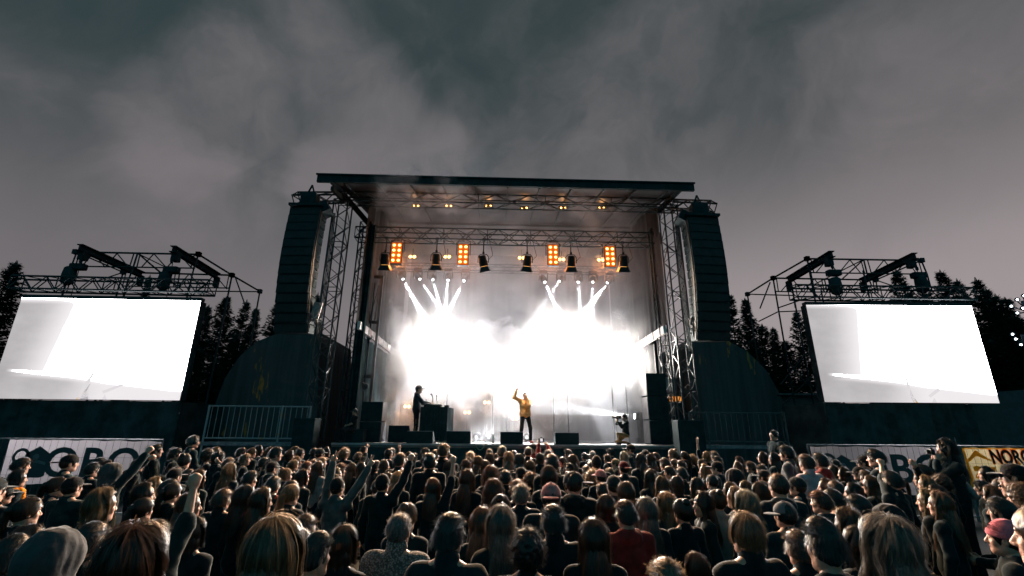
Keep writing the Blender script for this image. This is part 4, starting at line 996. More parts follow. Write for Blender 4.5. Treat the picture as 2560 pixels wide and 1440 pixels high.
# ---------------------------------------------------------------- spruces
def needle_mat():
    m = bpy.data.materials.new('spruce_needles'); m.use_nodes = True; t = NT(m.node_tree)
    co = t.node('ShaderNodeTexCoord').outputs['Object']
    c = t.mix(t.ramp(t.noise(co, 1.4, 3, .6), .3, .7), (0.026, 0.045, 0.040), (0.05, 0.085, 0.070))
    b = t.node('ShaderNodeBsdfPrincipled'); t.l.new(c, b.inputs['Base Color']); b.inputs['Roughness'].default_value = .7; b.inputs['Specular IOR Level'].default_value = .15
    o = t.node('ShaderNodeOutputMaterial'); t.l.new(b.outputs[0], o.inputs[0]); return m
M_NEED = needle_mat(); M_BARK = mat('spruce_bark', (0.05, 0.04, 0.035), .9, bump=.5)
def spruce_meshes(seed, H=10.0, Rb=1.9):
    rnd = random.Random(seed); v = []; f = []
    def tri(p, a, b):
        i = len(v); v.extend([p, a, b]); f.append((i, i+1, i+2))
    z = 0.6
    while z < H - 0.1:
        t = z / H; L0 = Rb * (1 - t) ** 0.85 + 0.10
        nb = rnd.randint(9, 13)
        for k in range(nb):
            if rnd.random() < 0.10: continue
            a = rnd.uniform(0, 2 * PI); L = L0 * rnd.uniform(0.55, 1.15)
            droop = -0.25 + 0.55 * t + rnd.uniform(-.1, .1); ca, sa = math.cos(a), math.sin(a)
            n = max(3, int(L / 0.16))
            prev = (0, 0, z)
            for j in range(n):
                s = (j + 1) / n; r = L * s; zz = z + droop * r + 0.22 * r * s
                p = (r * ca, r * sa, zz)
                wdt = (0.16 + 0.50 * L * 0.35 * (1 - s * .8)) * rnd.uniform(.6, 1.25)
                for q in range(4):
                    sg = 1 if q % 2 else -1; ln = wdt * rnd.uniform(.6, 1.2); fw = ln * rnd.uniform(.3, .9)
                    tipp = (p[0] + fw * ca - sg * ln * sa, p[1] + fw * sa + sg * ln * ca, zz - rnd.uniform(-.02, .16))
                    tri((prev[0], prev[1], prev[2] + .02), (p[0] + .03 * ca, p[1] + .03 * sa, zz - .06), tipp)
                prev = p
            if n: tri((prev[0], prev[1], prev[2]), (prev[0] - .06 * sa, prev[1] + .06 * ca, prev[2]), (prev[0] + .2 * ca, prev[1] + .2 * sa, prev[2] + .05))
        z += rnd.uniform(0.16, 0.26) * (1 - 0.45 * t)
    for k in range(10):
        a = rnd.uniform(0, 6.28); tri((0, 0, H - .35), (.02 * math.cos(a), .02 * math.sin(a), H + .12), (.1 * math.cos(a), .1 * math.sin(a), H - .2))
    me = bpy.data.meshes.new('crown'); me.from_pydata(v, [], f); me.materials.append(M_NEED)
    d = MB(); d.tube((0, 0, -0.5), (0, 0, H * .9), .16, 8, .02)
    mt = bpy.data.meshes.new('trunk'); mt.from_pydata(d.v, [], d.f); mt.materials.append(M_BARK)
    return me, mt
SPR = [spruce_meshes(3), spruce_meshes(7, 10, 2.3), spruce_meshes(11, 10, 1.6), spruce_meshes(19, 10, 2.7)]
def spruce(px, py, Y, lab, k=None, wide=1.0, grp='spruces behind the stage'):
    top = P(px, py, Y); base = hill(top.x, Y); H = top.z - base
    root = empty('spruce_tree', (top.x, Y, base), lab, 'tree', grp)
    rnd = random.Random(int(px * 7 + py)); k = rnd.randrange(4) if k is None else k
    root.rotation_euler = (0, 0, rnd.uniform(0, 6.28)); s = H / 10.0
    root.scale = (s * wide * .95, s * wide * .95, s)
    for me, nm in zip(SPR[k], ('crown', 'trunk')):
        o = bpy.data.objects.new(nm, me); COL.objects.link(o); o.parent = root
trees = [(42, 655, 27, 'ragged spruce at the outer edge rising above the screen', 1, 1.0), (-25, 690, 29, 'spruce cut off by the frame edge next to the ragged one', 0, 1.1), (100, 800, 24, 'low spruce peeking past the slanted edge of the screen', 0, 1.0),
         (375, 690, 34, 'slender spruce top poking up behind the lattice beam over the screen', 2, .6), (568, 741, 29, 'bushy-topped spruce just past the inner edge of the screen', 3, .9), (522, 765, 27, 'narrow spruce against the inner edge of the screen', 2, .9), (617, 752, 33, 'pointed spruce between the bushy one and the speaker column', 0, .9),
         (642, 770, 31, 'small pointed spruce below the end of the scaffold', 2, .9), (700, 752, 27, 'spruce half hidden by the hanging speaker column', 1, 1.0), (590, 835, 23, 'short spruce over the curved rust-streaked wall', 3, 1.0), (500, 870, 20.5, 'low dark spruce between screen and rust-streaked wall', 1, 1.0), (540, 900, 21, 'lowest spruce touching the rust-streaked wall', 0, 1.2), (795, 735, 26, 'spruce tip showing through the slim mast', 1, .7),
         (1822, 735, 30, 'pointed spruce directly behind the speaker column by the dark wall', 0, .9), (1862, 748, 32, 'second pointed spruce along from the speaker column', 2, 1.0), (1905, 812, 28, 'short spruce under the sloping scaffold tube', 1, 1.1), (1932, 820, 30, 'small spruce between two scaffold legs', 2, 1.0), (1990, 778, 26, 'bushy spruce against the slanted screen edge', 3, .8), (1880, 850, 24, 'low spruce over the dark curved wall', 3, 1.1), (1960, 850, 24, 'dark low spruce behind the scaffold legs', 1, 1.2),
         (2240, 675, 33, 'broad spruce rising inside the scaffold over the screen', 3, .8), (2350, 678, 31, 'broad spruce just outside the last scaffold leg', 3, .85), (2392, 700, 30, 'rounded spruce between two taller ones over the screen corner', 1, .8), (2438, 697, 29, 'slim spruce over the far corner of the screen', 0, .9), (2462, 722, 28, 'spruce stepping down past the screen corner', 2, 1.0), (2488, 738, 27, 'leafier spruce further down the slope past the screen', 1, 1.0), (2512, 746, 26, 'narrow spruce close to the small floodlights', 2, 1.2), (2530, 790, 24, 'spruce behind the lower floodlight group', 3, 1.2), (2475, 850, 25, 'low broad spruce beside the slanted screen edge', 3, 1.4), (2300, 700, 36, 'distant spruce filling the gap inside the scaffold', 1, .8), (2590, 770, 25, 'spruce cut off by the frame edge behind the floodlights', 1, 1.3)]
for (px, py, Y, lab, k, wd_) in trees: spruce(px, py, Y, lab, k, wd_)
# ================================================================ people
def surface_nets(D, org, res):
    ins = D < 0
    c = ins[:-1, :-1, :-1].astype(np.int8)
    s = np.zeros_like(c)
    offs = [(i, j, k) for i in (0, 1) for j in (0, 1) for k in (0, 1)]
    sh = D.shape
    for (i, j, k) in offs:
        s += ins[i:sh[0]-1+i, j:sh[1]-1+j, k:sh[2]-1+k]
    act = (s > 0) & (s < 8)
    ci = np.argwhere(act)
    if len(ci) == 0: return np.zeros((0, 3)), np.zeros((0, 4), int)
    idx = -np.ones(act.shape, np.int64); idx[act] = np.arange(len(ci))
    acc = np.zeros((len(ci), 3)); cnt = np.zeros(len(ci))
    def val(o): return D[ci[:, 0]+o[0], ci[:, 1]+o[1], ci[:, 2]+o[2]]
    V = {o: val(o) for o in offs}
    for o in offs:
        for ax in range(3):
            if o[ax] == 0:
                o2 = list(o); o2[ax] = 1; o2 = tuple(o2)
                a, b = V[o], V[o2]; m = (a < 0) != (b < 0)
                t = np.where(m, a / np.where(m, a - b, 1), 0)
                p = np.array(o, float)[None, :] + np.zeros((len(ci), 3)); p[:, ax] += t
                acc += p * m[:, None]; cnt += m
    vs = (ci + acc / np.maximum(cnt, 1)[:, None]) * res + np.array(org)
    quads = []
    for ax in range(3):
        n = [slice(None)] * 3; n2 = [slice(None)] * 3
        n[ax] = slice(0, -1); n2[ax] = slice(1, None)
        a = ins[tuple(n)]; b = ins[tuple(n2)]
        e = np.argwhere(a != b)
        u, v = [(1, 2), (2, 0), (0, 1)][ax]
        ok = (e[:, u] > 0) & (e[:, v] > 0) & (e[:, u] < sh[u]-1) & (e[:, v] < sh[v]-1)
        e = e[ok]; flip = a[tuple(e.T)]
        def g(du, dv):
            q = e.copy(); q[:, u] += du; q[:, v] += dv
            return idx[q[:, 0], q[:, 1], q[:, 2]]
        Q = np.stack([g(-1, -1), g(0, -1), g(0, 0), g(-1, 0)], 1)
        Q[~flip] = Q[~flip][:, ::-1]
        quads.append(Q)
    Q = np.concatenate(quads); Q = Q[(Q >= 0).all(1)]
    return vs, Q

def sdf(prims, res, k=0.02):
    """prims: ('c', a, b, ra, rb[, k]) round cone; ('e', centre, radii[, k]) ellipsoid; first letter 's' (sc, se) cuts away; ('p', point, normal) keeps the side the normal points away from"""
    lo = np.full(3, 1e9); hi = np.full(3, -1e9); boxes = []
    for p in prims:
        if p[0] in ('c', 'sc'):
            a, b = np.array(p[1], float), np.array(p[2], float); r = max(p[3], p[4]); l, h = np.minimum(a, b) - r, np.maximum(a, b) + r
        elif p[0] in ('e', 'se'):
            a = np.array(p[1], float); rr = np.array(p[2], float); l, h = a - rr, a + rr
        else: boxes.append(None); continue
        boxes.append((l, h))
        if p[0][0] != 's': lo = np.minimum(lo, l); hi = np.maximum(hi, h)
    lo -= 3 * res + .006; hi += 3 * res + .006
    N = np.ceil((hi - lo) / res).astype(int) + 1
    D = np.full(N, 0.08, np.float32)
    ax = [lo[i] + res * np.arange(N[i]) for i in range(3)]
    for p, bx in zip(prims, boxes):
        if bx is None:
            pt, nr = np.array(p[1], float), np.array(p[2], float); nr /= np.linalg.norm(nr)
            d = ((ax[0] - pt[0]) * nr[0])[:, None, None] + ((ax[1] - pt[1]) * nr[1])[None, :, None] + ((ax[2] - pt[2]) * nr[2])[None, None, :]
            D = np.maximum(D, d); continue
        kk = k
        if p[0] in ('c', 'sc') and len(p) > 5: kk = p[5]
        if p[0] in ('e', 'se') and len(p) > 3: kk = p[3]
        pad = kk + 2 * res + (0.05 if p[0][0] != 's' else 0)
        i0 = np.maximum(((bx[0] - pad - lo) / res).astype(int), 0); i1 = np.minimum(((bx[1] + pad - lo) / res).astype(int) + 2, N)
        if (i1 <= i0).any(): continue
        sl = tuple(slice(i0[i], i1[i]) for i in range(3))
        X = ax[0][sl[0]][:, None, None]; Y = ax[1][sl[1]][None, :, None]; Z = ax[2][sl[2]][None, None, :]
        if p[0] in ('c', 'sc'):
            a, b = np.array(p[1], float), np.array(p[2], float); ab = b - a; L2 = max(ab @ ab, 1e-9)
            h = np.clip(((X - a[0]) * ab[0] + (Y - a[1]) * ab[1] + (Z - a[2]) * ab[2]) / L2, 0, 1)
            d = np.sqrt((X - a[0] - ab[0]*h)**2 + (Y - a[1] - ab[1]*h)**2 + (Z - a[2] - ab[2]*h)**2) - (p[3] + (p[4] - p[3]) * h)
        else:
            c, rr = np.array(p[1], float), np.array(p[2], float)
            k0 = np.sqrt(((X - c[0])/rr[0])**2 + ((Y - c[1])/rr[1])**2 + ((Z - c[2])/rr[2])**2)
            k1 = np.sqrt(((X - c[0])/rr[0]**2)**2 + ((Y - c[1])/rr[1]**2)**2 + ((Z - c[2])/rr[2]**2)**2)
            d = k0 * (k0 - 1) / np.maximum(k1, 1e-6)
        S = D[sl]
        if p[0][0] == 's':
            h = np.clip(.5 - .5 * (S + d) / kk, 0, 1); D[sl] = S * (1 - h) - d * h + kk * h * (1 - h)
        else:
            h = np.clip(.5 + .5 * (S - d) / kk, 0, 1); D[sl] = S * (1 - h) + d * h - kk * h * (1 - h)
    return surface_nets(D, lo, res)

def to_mesh(name, parts, mats):
    """parts: list of (verts, quads, material index or array)"""
    vs = np.concatenate([p[0] for p in parts]); off = 0; fs = []; mi = []
    for p in parts:
        fs.append(np.asarray(p[1]) + off); off += len(p[0])
        mi.append(np.full(len(p[1]), p[2]) if np.isscalar(p[2]) else p[2])
    fs = np.concatenate(fs); mi = np.concatenate(mi).astype(np.int32)
    me = bpy.data.meshes.new(name)
    me.vertices.add(len(vs)); me.vertices.foreach_set('co', vs.astype(np.float32).ravel())
    me.loops.add(fs.size); me.loops.foreach_set('vertex_index', fs.astype(np.int32).ravel())
    me.polygons.add(len(fs)); me.polygons.foreach_set('loop_start', np.arange(0, fs.size, 4, dtype=np.int32)); me.polygons.foreach_set('loop_total', np.full(len(fs), 4, np.int32))
    me.polygons.foreach_set('use_smooth', np.ones(len(fs), bool)); me.polygons.foreach_set('material_index', mi)
    me.update(calc_edges=True); me.validate()
    for m in mats: me.materials.append(m)
    return me

def crumple(vs, qs, amp, sc, seed=0.0, stretch=(1, 1, 1)):
    n = np.zeros_like(vs); a = vs[qs[:, 0]]; b = vs[qs[:, 1]]; c = vs[qs[:, 2]]
    fn = np.cross(b - a, c - a)
    for i in range(4): np.add.at(n, qs[:, i], fn)
    n /= np.maximum(np.linalg.norm(n, axis=1), 1e-9)[:, None]
    out = vs.copy()
    for i in range(len(vs)):
        p = vs[i]; q = Vector((p[0] * sc * stretch[0] + seed, p[1] * sc * stretch[1], p[2] * sc * stretch[2]))
        t = mnoise.noise(q); t2 = mnoise.noise(q * 2.3)
        out[i] += n[i] * amp * ((1 - abs(t) * 2.2) * .7 + t2 * .5)
    return out

# ---------------------------------------------------------------- body materials
def hair_mat():
    m = bpy.data.materials.new('hair'); m.use_nodes = True; t = NT(m.node_tree)
    oc = t.node('ShaderNodeObjectInfo').outputs['Color']; co = t.node('ShaderNodeTexCoord').outputs['Object']
    n = t.noise(t.vmath('MULTIPLY', co, (1, 1, .15)), 70.0, 3.0, .6)
    c = t.mix(t.ramp(n, .35, .65), t.mix(1.0, oc, (.45, .42, .40), 'MULTIPLY'), oc)
    b = t.node('ShaderNodeBsdfPrincipled'); t.l.new(c, b.inputs['Base Color']); b.inputs['Roughness'].default_value = .36; b.inputs['Specular IOR Level'].default_value = .8
    b.inputs['Anisotropic'].default_value = 0.6
    bn = t.node('ShaderNodeBump'); bn.inputs['Strength'].default_value = .5; bn.inputs['Distance'].default_value = .004; t.l.new(n, bn.inputs['Height']); t.l.new(bn.outputs[0], b.inputs['Normal'])
    tr = t.node('ShaderNodeBsdfTranslucent'); t.l.new(t.mix(1.0, t.mix(1.0, c, (2.3, 2.2, 2.1), 'MULTIPLY'), (.014, .013, .011), 'ADD'), tr.inputs[0])
    mx = t.node('ShaderNodeMixShader'); mx.inputs[0].default_value = .5; t.l.new(b.outputs[0], mx.inputs[1]); t.l.new(tr.outputs[0], mx.inputs[2])
    o = t.node('ShaderNodeOutputMaterial'); t.l.new(mx.outputs[0], o.inputs[0]); return m
M_HAIR = hair_mat()
def cloth_mat():
    m = bpy.data.materials.new('clothing'); m.use_nodes = True; t = NT(m.node_tree)
    oc = t.node('ShaderNodeObjectInfo').outputs['Color']; co = t.node('ShaderNodeTexCoord').outputs['Object']
    n = t.noise(co, 9.0, 4.0, .6); c = t.mix(t.ramp(n, .3, .7), t.mix(1.0, oc, (.65, .65, .65), 'MULTIPLY'), oc)
    b = t.node('ShaderNodeBsdfPrincipled'); t.l.new(c, b.inputs['Base Color']); b.inputs['Roughness'].default_value = .9; b.inputs['Specular IOR Level'].default_value = .12; b.inputs['Sheen Weight'].default_value = .25
    b.inputs['Sheen Roughness'].default_value = .3
    bn = t.node('ShaderNodeBump'); bn.inputs['Strength'].default_value = .35; bn.inputs['Distance'].default_value = .006; t.l.new(t.noise(co, 60.0, 3.0, .6), bn.inputs['Height']); t.l.new(bn.outputs[0], b.inputs['Normal'])
    o = t.node('ShaderNodeOutputMaterial'); t.l.new(b.outputs[0], o.inputs[0]); return m
M_WEAR = cloth_mat()
def knit_mat():
    m = bpy.data.materials.new('knitted_wool'); m.use_nodes = True; t = NT(m.node_tree)
    co = t.node('ShaderNodeTexCoord').outputs['Object']; oc = t.node('ShaderNodeObjectInfo').outputs['Color']
    v = t.node('ShaderNodeTexVoronoi'); v.inputs['Scale'].default_value = 70; t.l.new(co, v.inputs['Vector'])
    c = t.mix(t.ramp(v.outputs[0], .1, .7), oc, t.mix(1.0, oc, (.25, .25, .25), 'MULTIPLY'))
    b = t.node('ShaderNodeBsdfPrincipled'); t.l.new(c, b.inputs['Base Color']); b.inputs['Roughness'].default_value = .9
    bn = t.node('ShaderNodeBump'); bn.inputs['Strength'].default_value = .9; bn.invert = True; bn.inputs['Distance'].default_value = .01; t.l.new(v.outputs[0], bn.inputs['Height']); t.l.new(bn.outputs[0], b.inputs['Normal'])
    o = t.node('ShaderNodeOutputMaterial'); t.l.new(b.outputs[0], o.inputs[0]); return m
M_KNIT = knit_mat()
M_SKIN = mat('skin', (0.42, 0.24, 0.17), .5, 0, .35, var=.12, vscale=14, bump=.15, bscale=90)
M_LIP = mat('lips', (0.30, 0.10, 0.09), .4, 0, .4, var=.1)
M_EYE = mat('eye_dark', (0.05, 0.04, 0.04), .2, 0, .5, var=.1)

V3 = lambda *a: np.array(a, float)
def head_part(res=.0055):
    pr = [('e', (0, -.012, 1.648), (.077, .097, .102), .02), ('e', (0, .03, 1.585), (.058, .062, .075), .03), ('c', (0, .062, 1.545), (0, .066, 1.54), .026, .026, .02),
          ('c', (-.045, .0, 1.565), (-.022, .055, 1.540), .026, .020, .03), ('c', (.045, .0, 1.565), (.022, .055, 1.540), .026, .020, .03),
          ('c', (-.034, .070, 1.662), (.034, .070, 1.662), .016, .016, .02), ('e', (-.042, .058, 1.608), (.022, .022, .026), .02), ('e', (.042, .058, 1.608), (.022, .022, .026), .02),
          ('se', (-.032, .098, 1.637), (.017, .017, .012), .012), ('se', (.032, .098, 1.637), (.017, .017, .012), .012),
          ('e', (-.031, .074, 1.637), (.013, .012, .011), .004), ('e', (.031, .074, 1.637), (.013, .012, .011), .004),
          ('c', (0, .084, 1.648), (0, .106, 1.606), .008, .0125, .010), ('e', (-.013, .097, 1.601), (.009, .010, .008), .008), ('e', (.013, .097, 1.601), (.009, .010, .008), .008),
          ('c', (-.017, .086, 1.578), (.017, .086, 1.578), .0075, .0075, .006), ('c', (-.014, .085, 1.568), (.014, .085, 1.568), .008, .008, .006), ('se', (0, .100, 1.5735), (.022, .006, .0018), .003),
          ('e', (-.081, -.005, 1.622), (.009, .019, .032), .008), ('e', (.081, -.005, 1.622), (.009, .019, .032), .008), ('se', (-.090, .002, 1.626), (.006, .010, .018), .005), ('se', (.090, .002, 1.626), (.006, .010, .018), .005),
          ('c', (0, -.018, 1.57), (0, -.028, 1.44), .052, .060, .03)]
    v, q = sdf(pr, res)
    fc = v[q].mean(1); mi = np.zeros(len(q), int)
    mi[(np.abs(fc[:, 0]) < .024) & (fc[:, 1] > .080) & (fc[:, 2] > 1.561) & (fc[:, 2] < 1.585)] = 1
    for s in (-1, 1):
        mi[(np.abs(fc[:, 0] - s * .031) < .012) & (fc[:, 1] > .070) & (np.abs(fc[:, 2] - 1.637) < .0065)] = 2
        mi[(np.abs(fc[:, 0] - s * .034) < .019) & (fc[:, 1] > .070) & (np.abs(fc[:, 2] - 1.659) < .004)] = 2
    return v, q, mi
HEAD = head_part()

def norm(v): return v / max(np.linalg.norm(v), 1e-9)
def ik(sh, tgt, l1, l2, hint):
    d = tgt - sh; L = np.linalg.norm(d); L = min(max(L, .12), (l1 + l2) * .998); u = norm(d)
    a = (l1 * l1 - l2 * l2 + L * L) / (2 * L); h = math.sqrt(max(l1 * l1 - a * a, 0))
    hp = np.array(hint, float); hp = hp - u * (hp @ u)
    return sh + u * a + norm(hp) * h, sh + u * L
def hand_prims(w, d, n, kind, side):
    """w wrist, d direction wrist to knuckles, n palm normal; side -1 left hand, 1 right"""
    d = norm(d); n = norm(n - d * (n @ d)); s = np.cross(d, n) * side
    pr = [('c', w - d * .05, w, .026, .024, .01)]
    p0 = w + d * .02
    for k in range(4):
        off = s * (.030 - .020 * k); pr.append(('c', p0 + off * .55, w + d * .085 + off, .014, .0125, .012))
    L = (.072, .080, .074, .058)
    curl = {'relax': (.5, .8), 'fist': (1.5, 1.75), 'open': (-.03, .05), 'v': None, 'horn': None, 'point': None, 'hold': (.75, 1.0), 'claw': (.35, .9)}[kind]
    for k in range(4):
        c = curl
        if kind == 'v': c = (0.0, .02) if k < 2 else (1.5, 1.7)
        if kind == 'horn': c = (0.0, .05) if k in (0, 3) else (1.5, 1.7)
        if kind == 'point': c = (0.05, .1) if k == 0 else (1.4, 1.5)
        off = s * (.030 - .020 * k); spread = s * (.30 - .20 * k) * (.8 if kind in ('v', 'open') else .25)
        p = w + d * (.088 - .004 * (k == 3)) + off; dd = norm(d + spread * (1 if c[0] < 1 else .2)); ang = 0
        for j, fr in enumerate((.45, .32, .25)):
            ang += c[0] if j == 0 else c[1] * .75
            q = p + (dd * math.cos(ang) + n * math.sin(ang)) * L[k] * fr
            pr.append(('c', p, q, .0100 - .0010 * j, .0093 - .0011 * j, .004)); p = q
    b = w + d * .03 + s * .022
    if kind == 'fist': pr.append(('e', w + d * .085 + n * .018, (.034, .034, .034), .02))
    pr.append(('e', w + d * .055 + n * .004, (.030, .030, .030), .02))
    if kind in ('fist', 'v', 'horn', 'point'): t1 = b + norm(s * .6 + n * .7 + d * .6) * .038; t2 = t1 + norm(-s * .9 + n * .25 + d * .5) * .034
    else: t1 = b + norm(s * .9 + n * .3 + d * .7) * .040; t2 = t1 + norm(s * .35 + n * .3 + d * .9) * .034
    pr += [('c', b, t1, .014, .0115, .008), ('c', t1, t2, .0110, .009, .004)]
    return pr

DEF = dict(hipL=(-.09, 0, .92), hipR=(.09, 0, .92), kneeL=(-.10, .015, .5), kneeR=(.10, .015, .5), ankL=(-.11, -.02, .09), ankR=(.11, -.02, .09), toeL=(-.12, .14, .032), toeR=(.12, .14, .032),
           pel=(0, 0, .94), belly=(0, .0, 1.09), chest=(0, -.005, 1.27), shL=(-.178, -.012, 1.412), shR=(.178, -.012, 1.412))
def figure(name, J=None, handL=None, handR=None, hL='relax', hR='relax', hintL=(-.5, -.4, -.6), hintR=(.5, -.4, -.6), nL=None, nR=None, bare=(), sleeve=1.0,
           res=.013, style='jacket', slim=1.0, head_rot=None, collar=0, seed=0, short_sleeve=False, wide=1.0, ttex=None):
    """returns (body mesh, top mesh, trousers mesh); joints in metres for a person 1.75 m tall facing +Y"""
    J = {**DEF, **(J or {})}; J = {k: np.array(v, float) for k, v in J.items()}
    B = []; T = []; H = []
    ch, be, pe = J['chest'], J['belly'], J['pel']; tw = slim
    neckb = (J['shL'] + J['shR']) / 2 + V3(0, -.012, .062); headc = V3(0, -.018, 1.57)
    hoff = J.get('headoff', np.zeros(3))
    B += [('c', headc + hoff, neckb, .052, .06, .03), ('c', J['shL'], J['shR'], .05, .05, .04), ('c', neckb + V3(-.03, 0, .01), J['shL'], .045, .05, .04), ('c', neckb + V3(.03, 0, .01), J['shR'], .045, .05, .04),
          ('e', ch, (.150 * tw, .10, .19), .05), ('e', be, (.13 * tw, .095, .16), .05), ('e', pe, (.155 * tw, .105, .12), .05)]
    up = .016 if style != 'puffy' else .03
    T += [('c', neckb + V3(-.02, 0, -.035), J['shL'] + V3(0, 0, .0), .054, .052 + up * .4, .04), ('c', neckb + V3(.02, 0, -.035), J['shR'], .054, .052 + up * .4, .04), ('c', J['shL'], J['shR'], .055 + up * .5, .055 + up * .5, .05),
          ('e', ch, ((.158 + up) * tw * wide, .108 + up, .20), .05), ('e', be + V3(0, 0, -.02), ((.150 + up) * tw * wide, .112 + up, .2), .05), ('e', pe + V3(0, 0, .03), ((.16 + up) * tw * wide, .115 + up, .13), .05)]
    if collar == 0 and style == 'jacket': collar = .35
    if collar: T += [('c', neckb + V3(0, -.005, .0), neckb + V3(0, .0, .055 * collar), .075, .068 + .006 * collar, .02)]
    if style == 'hoodie': T += [('e', neckb + V3(0, -.06, -.02), (.10, .055, .07), .03), ('c', neckb + V3(-.07, -.02, .02), neckb + V3(.07, -.02, .02), .035, .035, .03), ('c', neckb + V3(-.06, .04, .0), neckb + V3(.06, .04, .0), .03, .03, .03)]
    extra = []
    for sd, sg, tgt, hk, hint, nn in (('L', -1, handL, hL, hintL, nL), ('R', 1, handR, hR, hintR, nR)):
        sh = J['sh' + sd].copy()
        if tgt is None: el = sh + V3(sg * .065, -.03, -.285); wr = el + V3(sg * .0, .07, -.245)
        else:
            tgt = np.array(tgt, float)
            if tgt[2] > sh[2] + .2: sh = sh + V3(-sg * .015, 0, .035)
            el, wr = ik(sh, tgt, .285, .255, hint)
        d = norm(wr - el); n = np.array(nn, float) if nn is not None else V3(-sg * .8, .5, 0)
        r = sg in bare
        B += [('c', sh, el, .047, .038, .02), ('c', el, wr, .038, .025, .015)]
        extra += hand_prims(wr, d if hk != 'relax' else norm(d + n * .1), n, hk, sg)
        cut = .45 if short_sleeve else 1.0
        e2 = sh + (el - sh) * min(1, cut * 1.6) if short_sleeve else el
        T += [('c', sh, e2, .056 + up * .5, .048 + up * .5, .03)]
        if not short_sleeve and not r: T += [('c', el, el + (wr - el) * .93 * sleeve, .050 + up * .5, .036 + up * .4, .02)]
        if r and not short_sleeve: T += [('c', el, el + (wr - el) * .22, .050 + up * .5, .046 + up * .5, .01)]
    for sd in 'LR':
        h, kn, an, to = (J[x + sd] for x in ('hip', 'knee', 'ank', 'toe'))
        B += [('c', h, kn, .078, .052, .03), ('c', kn, an, .054, .036, .02), ('c', an + V3(0, 0, -.045), to, .036, .03, .02)]
        H += [('c', h + V3(0, 0, .02), kn, .092, .066, .04), ('c', kn, an + (kn - an) * .08, .066, .054, .03)]
        extra_shoe = None
    H += [('e', pe, (.162 * tw, .115, .11), .04)]
    shoes = []
    for sd in 'LR':
        an, to = J['ank' + sd], J['toe' + sd]
        shoes += [('c', an + V3(0, 0, -.045), to, .046, .040, .02), ('c', an, an + V3(0, 0, -.03), .045, .046, .02)]
    bv, bq = sdf(B, res); hv, hq = sdf(extra, .0055 if (handL is not None or handR is not None) else .008)
    HV = HEAD[0]
    if head_rot is not None or hoff.any():
        M = np.array(head_rot if head_rot is not None else Matrix.Identity(3)); piv = V3(0, -.02, 1.52)
        HV = (HV - piv) @ M.T + piv + hoff
    body = to_mesh('body', [(HV, HEAD[1], HEAD[2]), (bv, bq, 0), (hv, hq, 0)], [M_SKIN, M_LIP, M_EYE])
    tv, tq = sdf(T, res * .9); tv = crumple(tv, tq, .010 if style != 'puffy' else .012, 8.0, seed)
    top = to_mesh('jacket', [(tv, tq, 0)], [ttex or M_WEAR])
    lv, lq = sdf(H, res * 1.15); lv = crumple(lv, lq, .007, 9.0, seed + 3)
    tr = to_mesh('trousers', [(lv, lq, 0)], [M_WEAR])
    sv, sq = sdf(shoes, res); so = to_mesh('shoes', [(sv, sq, 0)], [M_WEAR])
    return body, top, tr, so

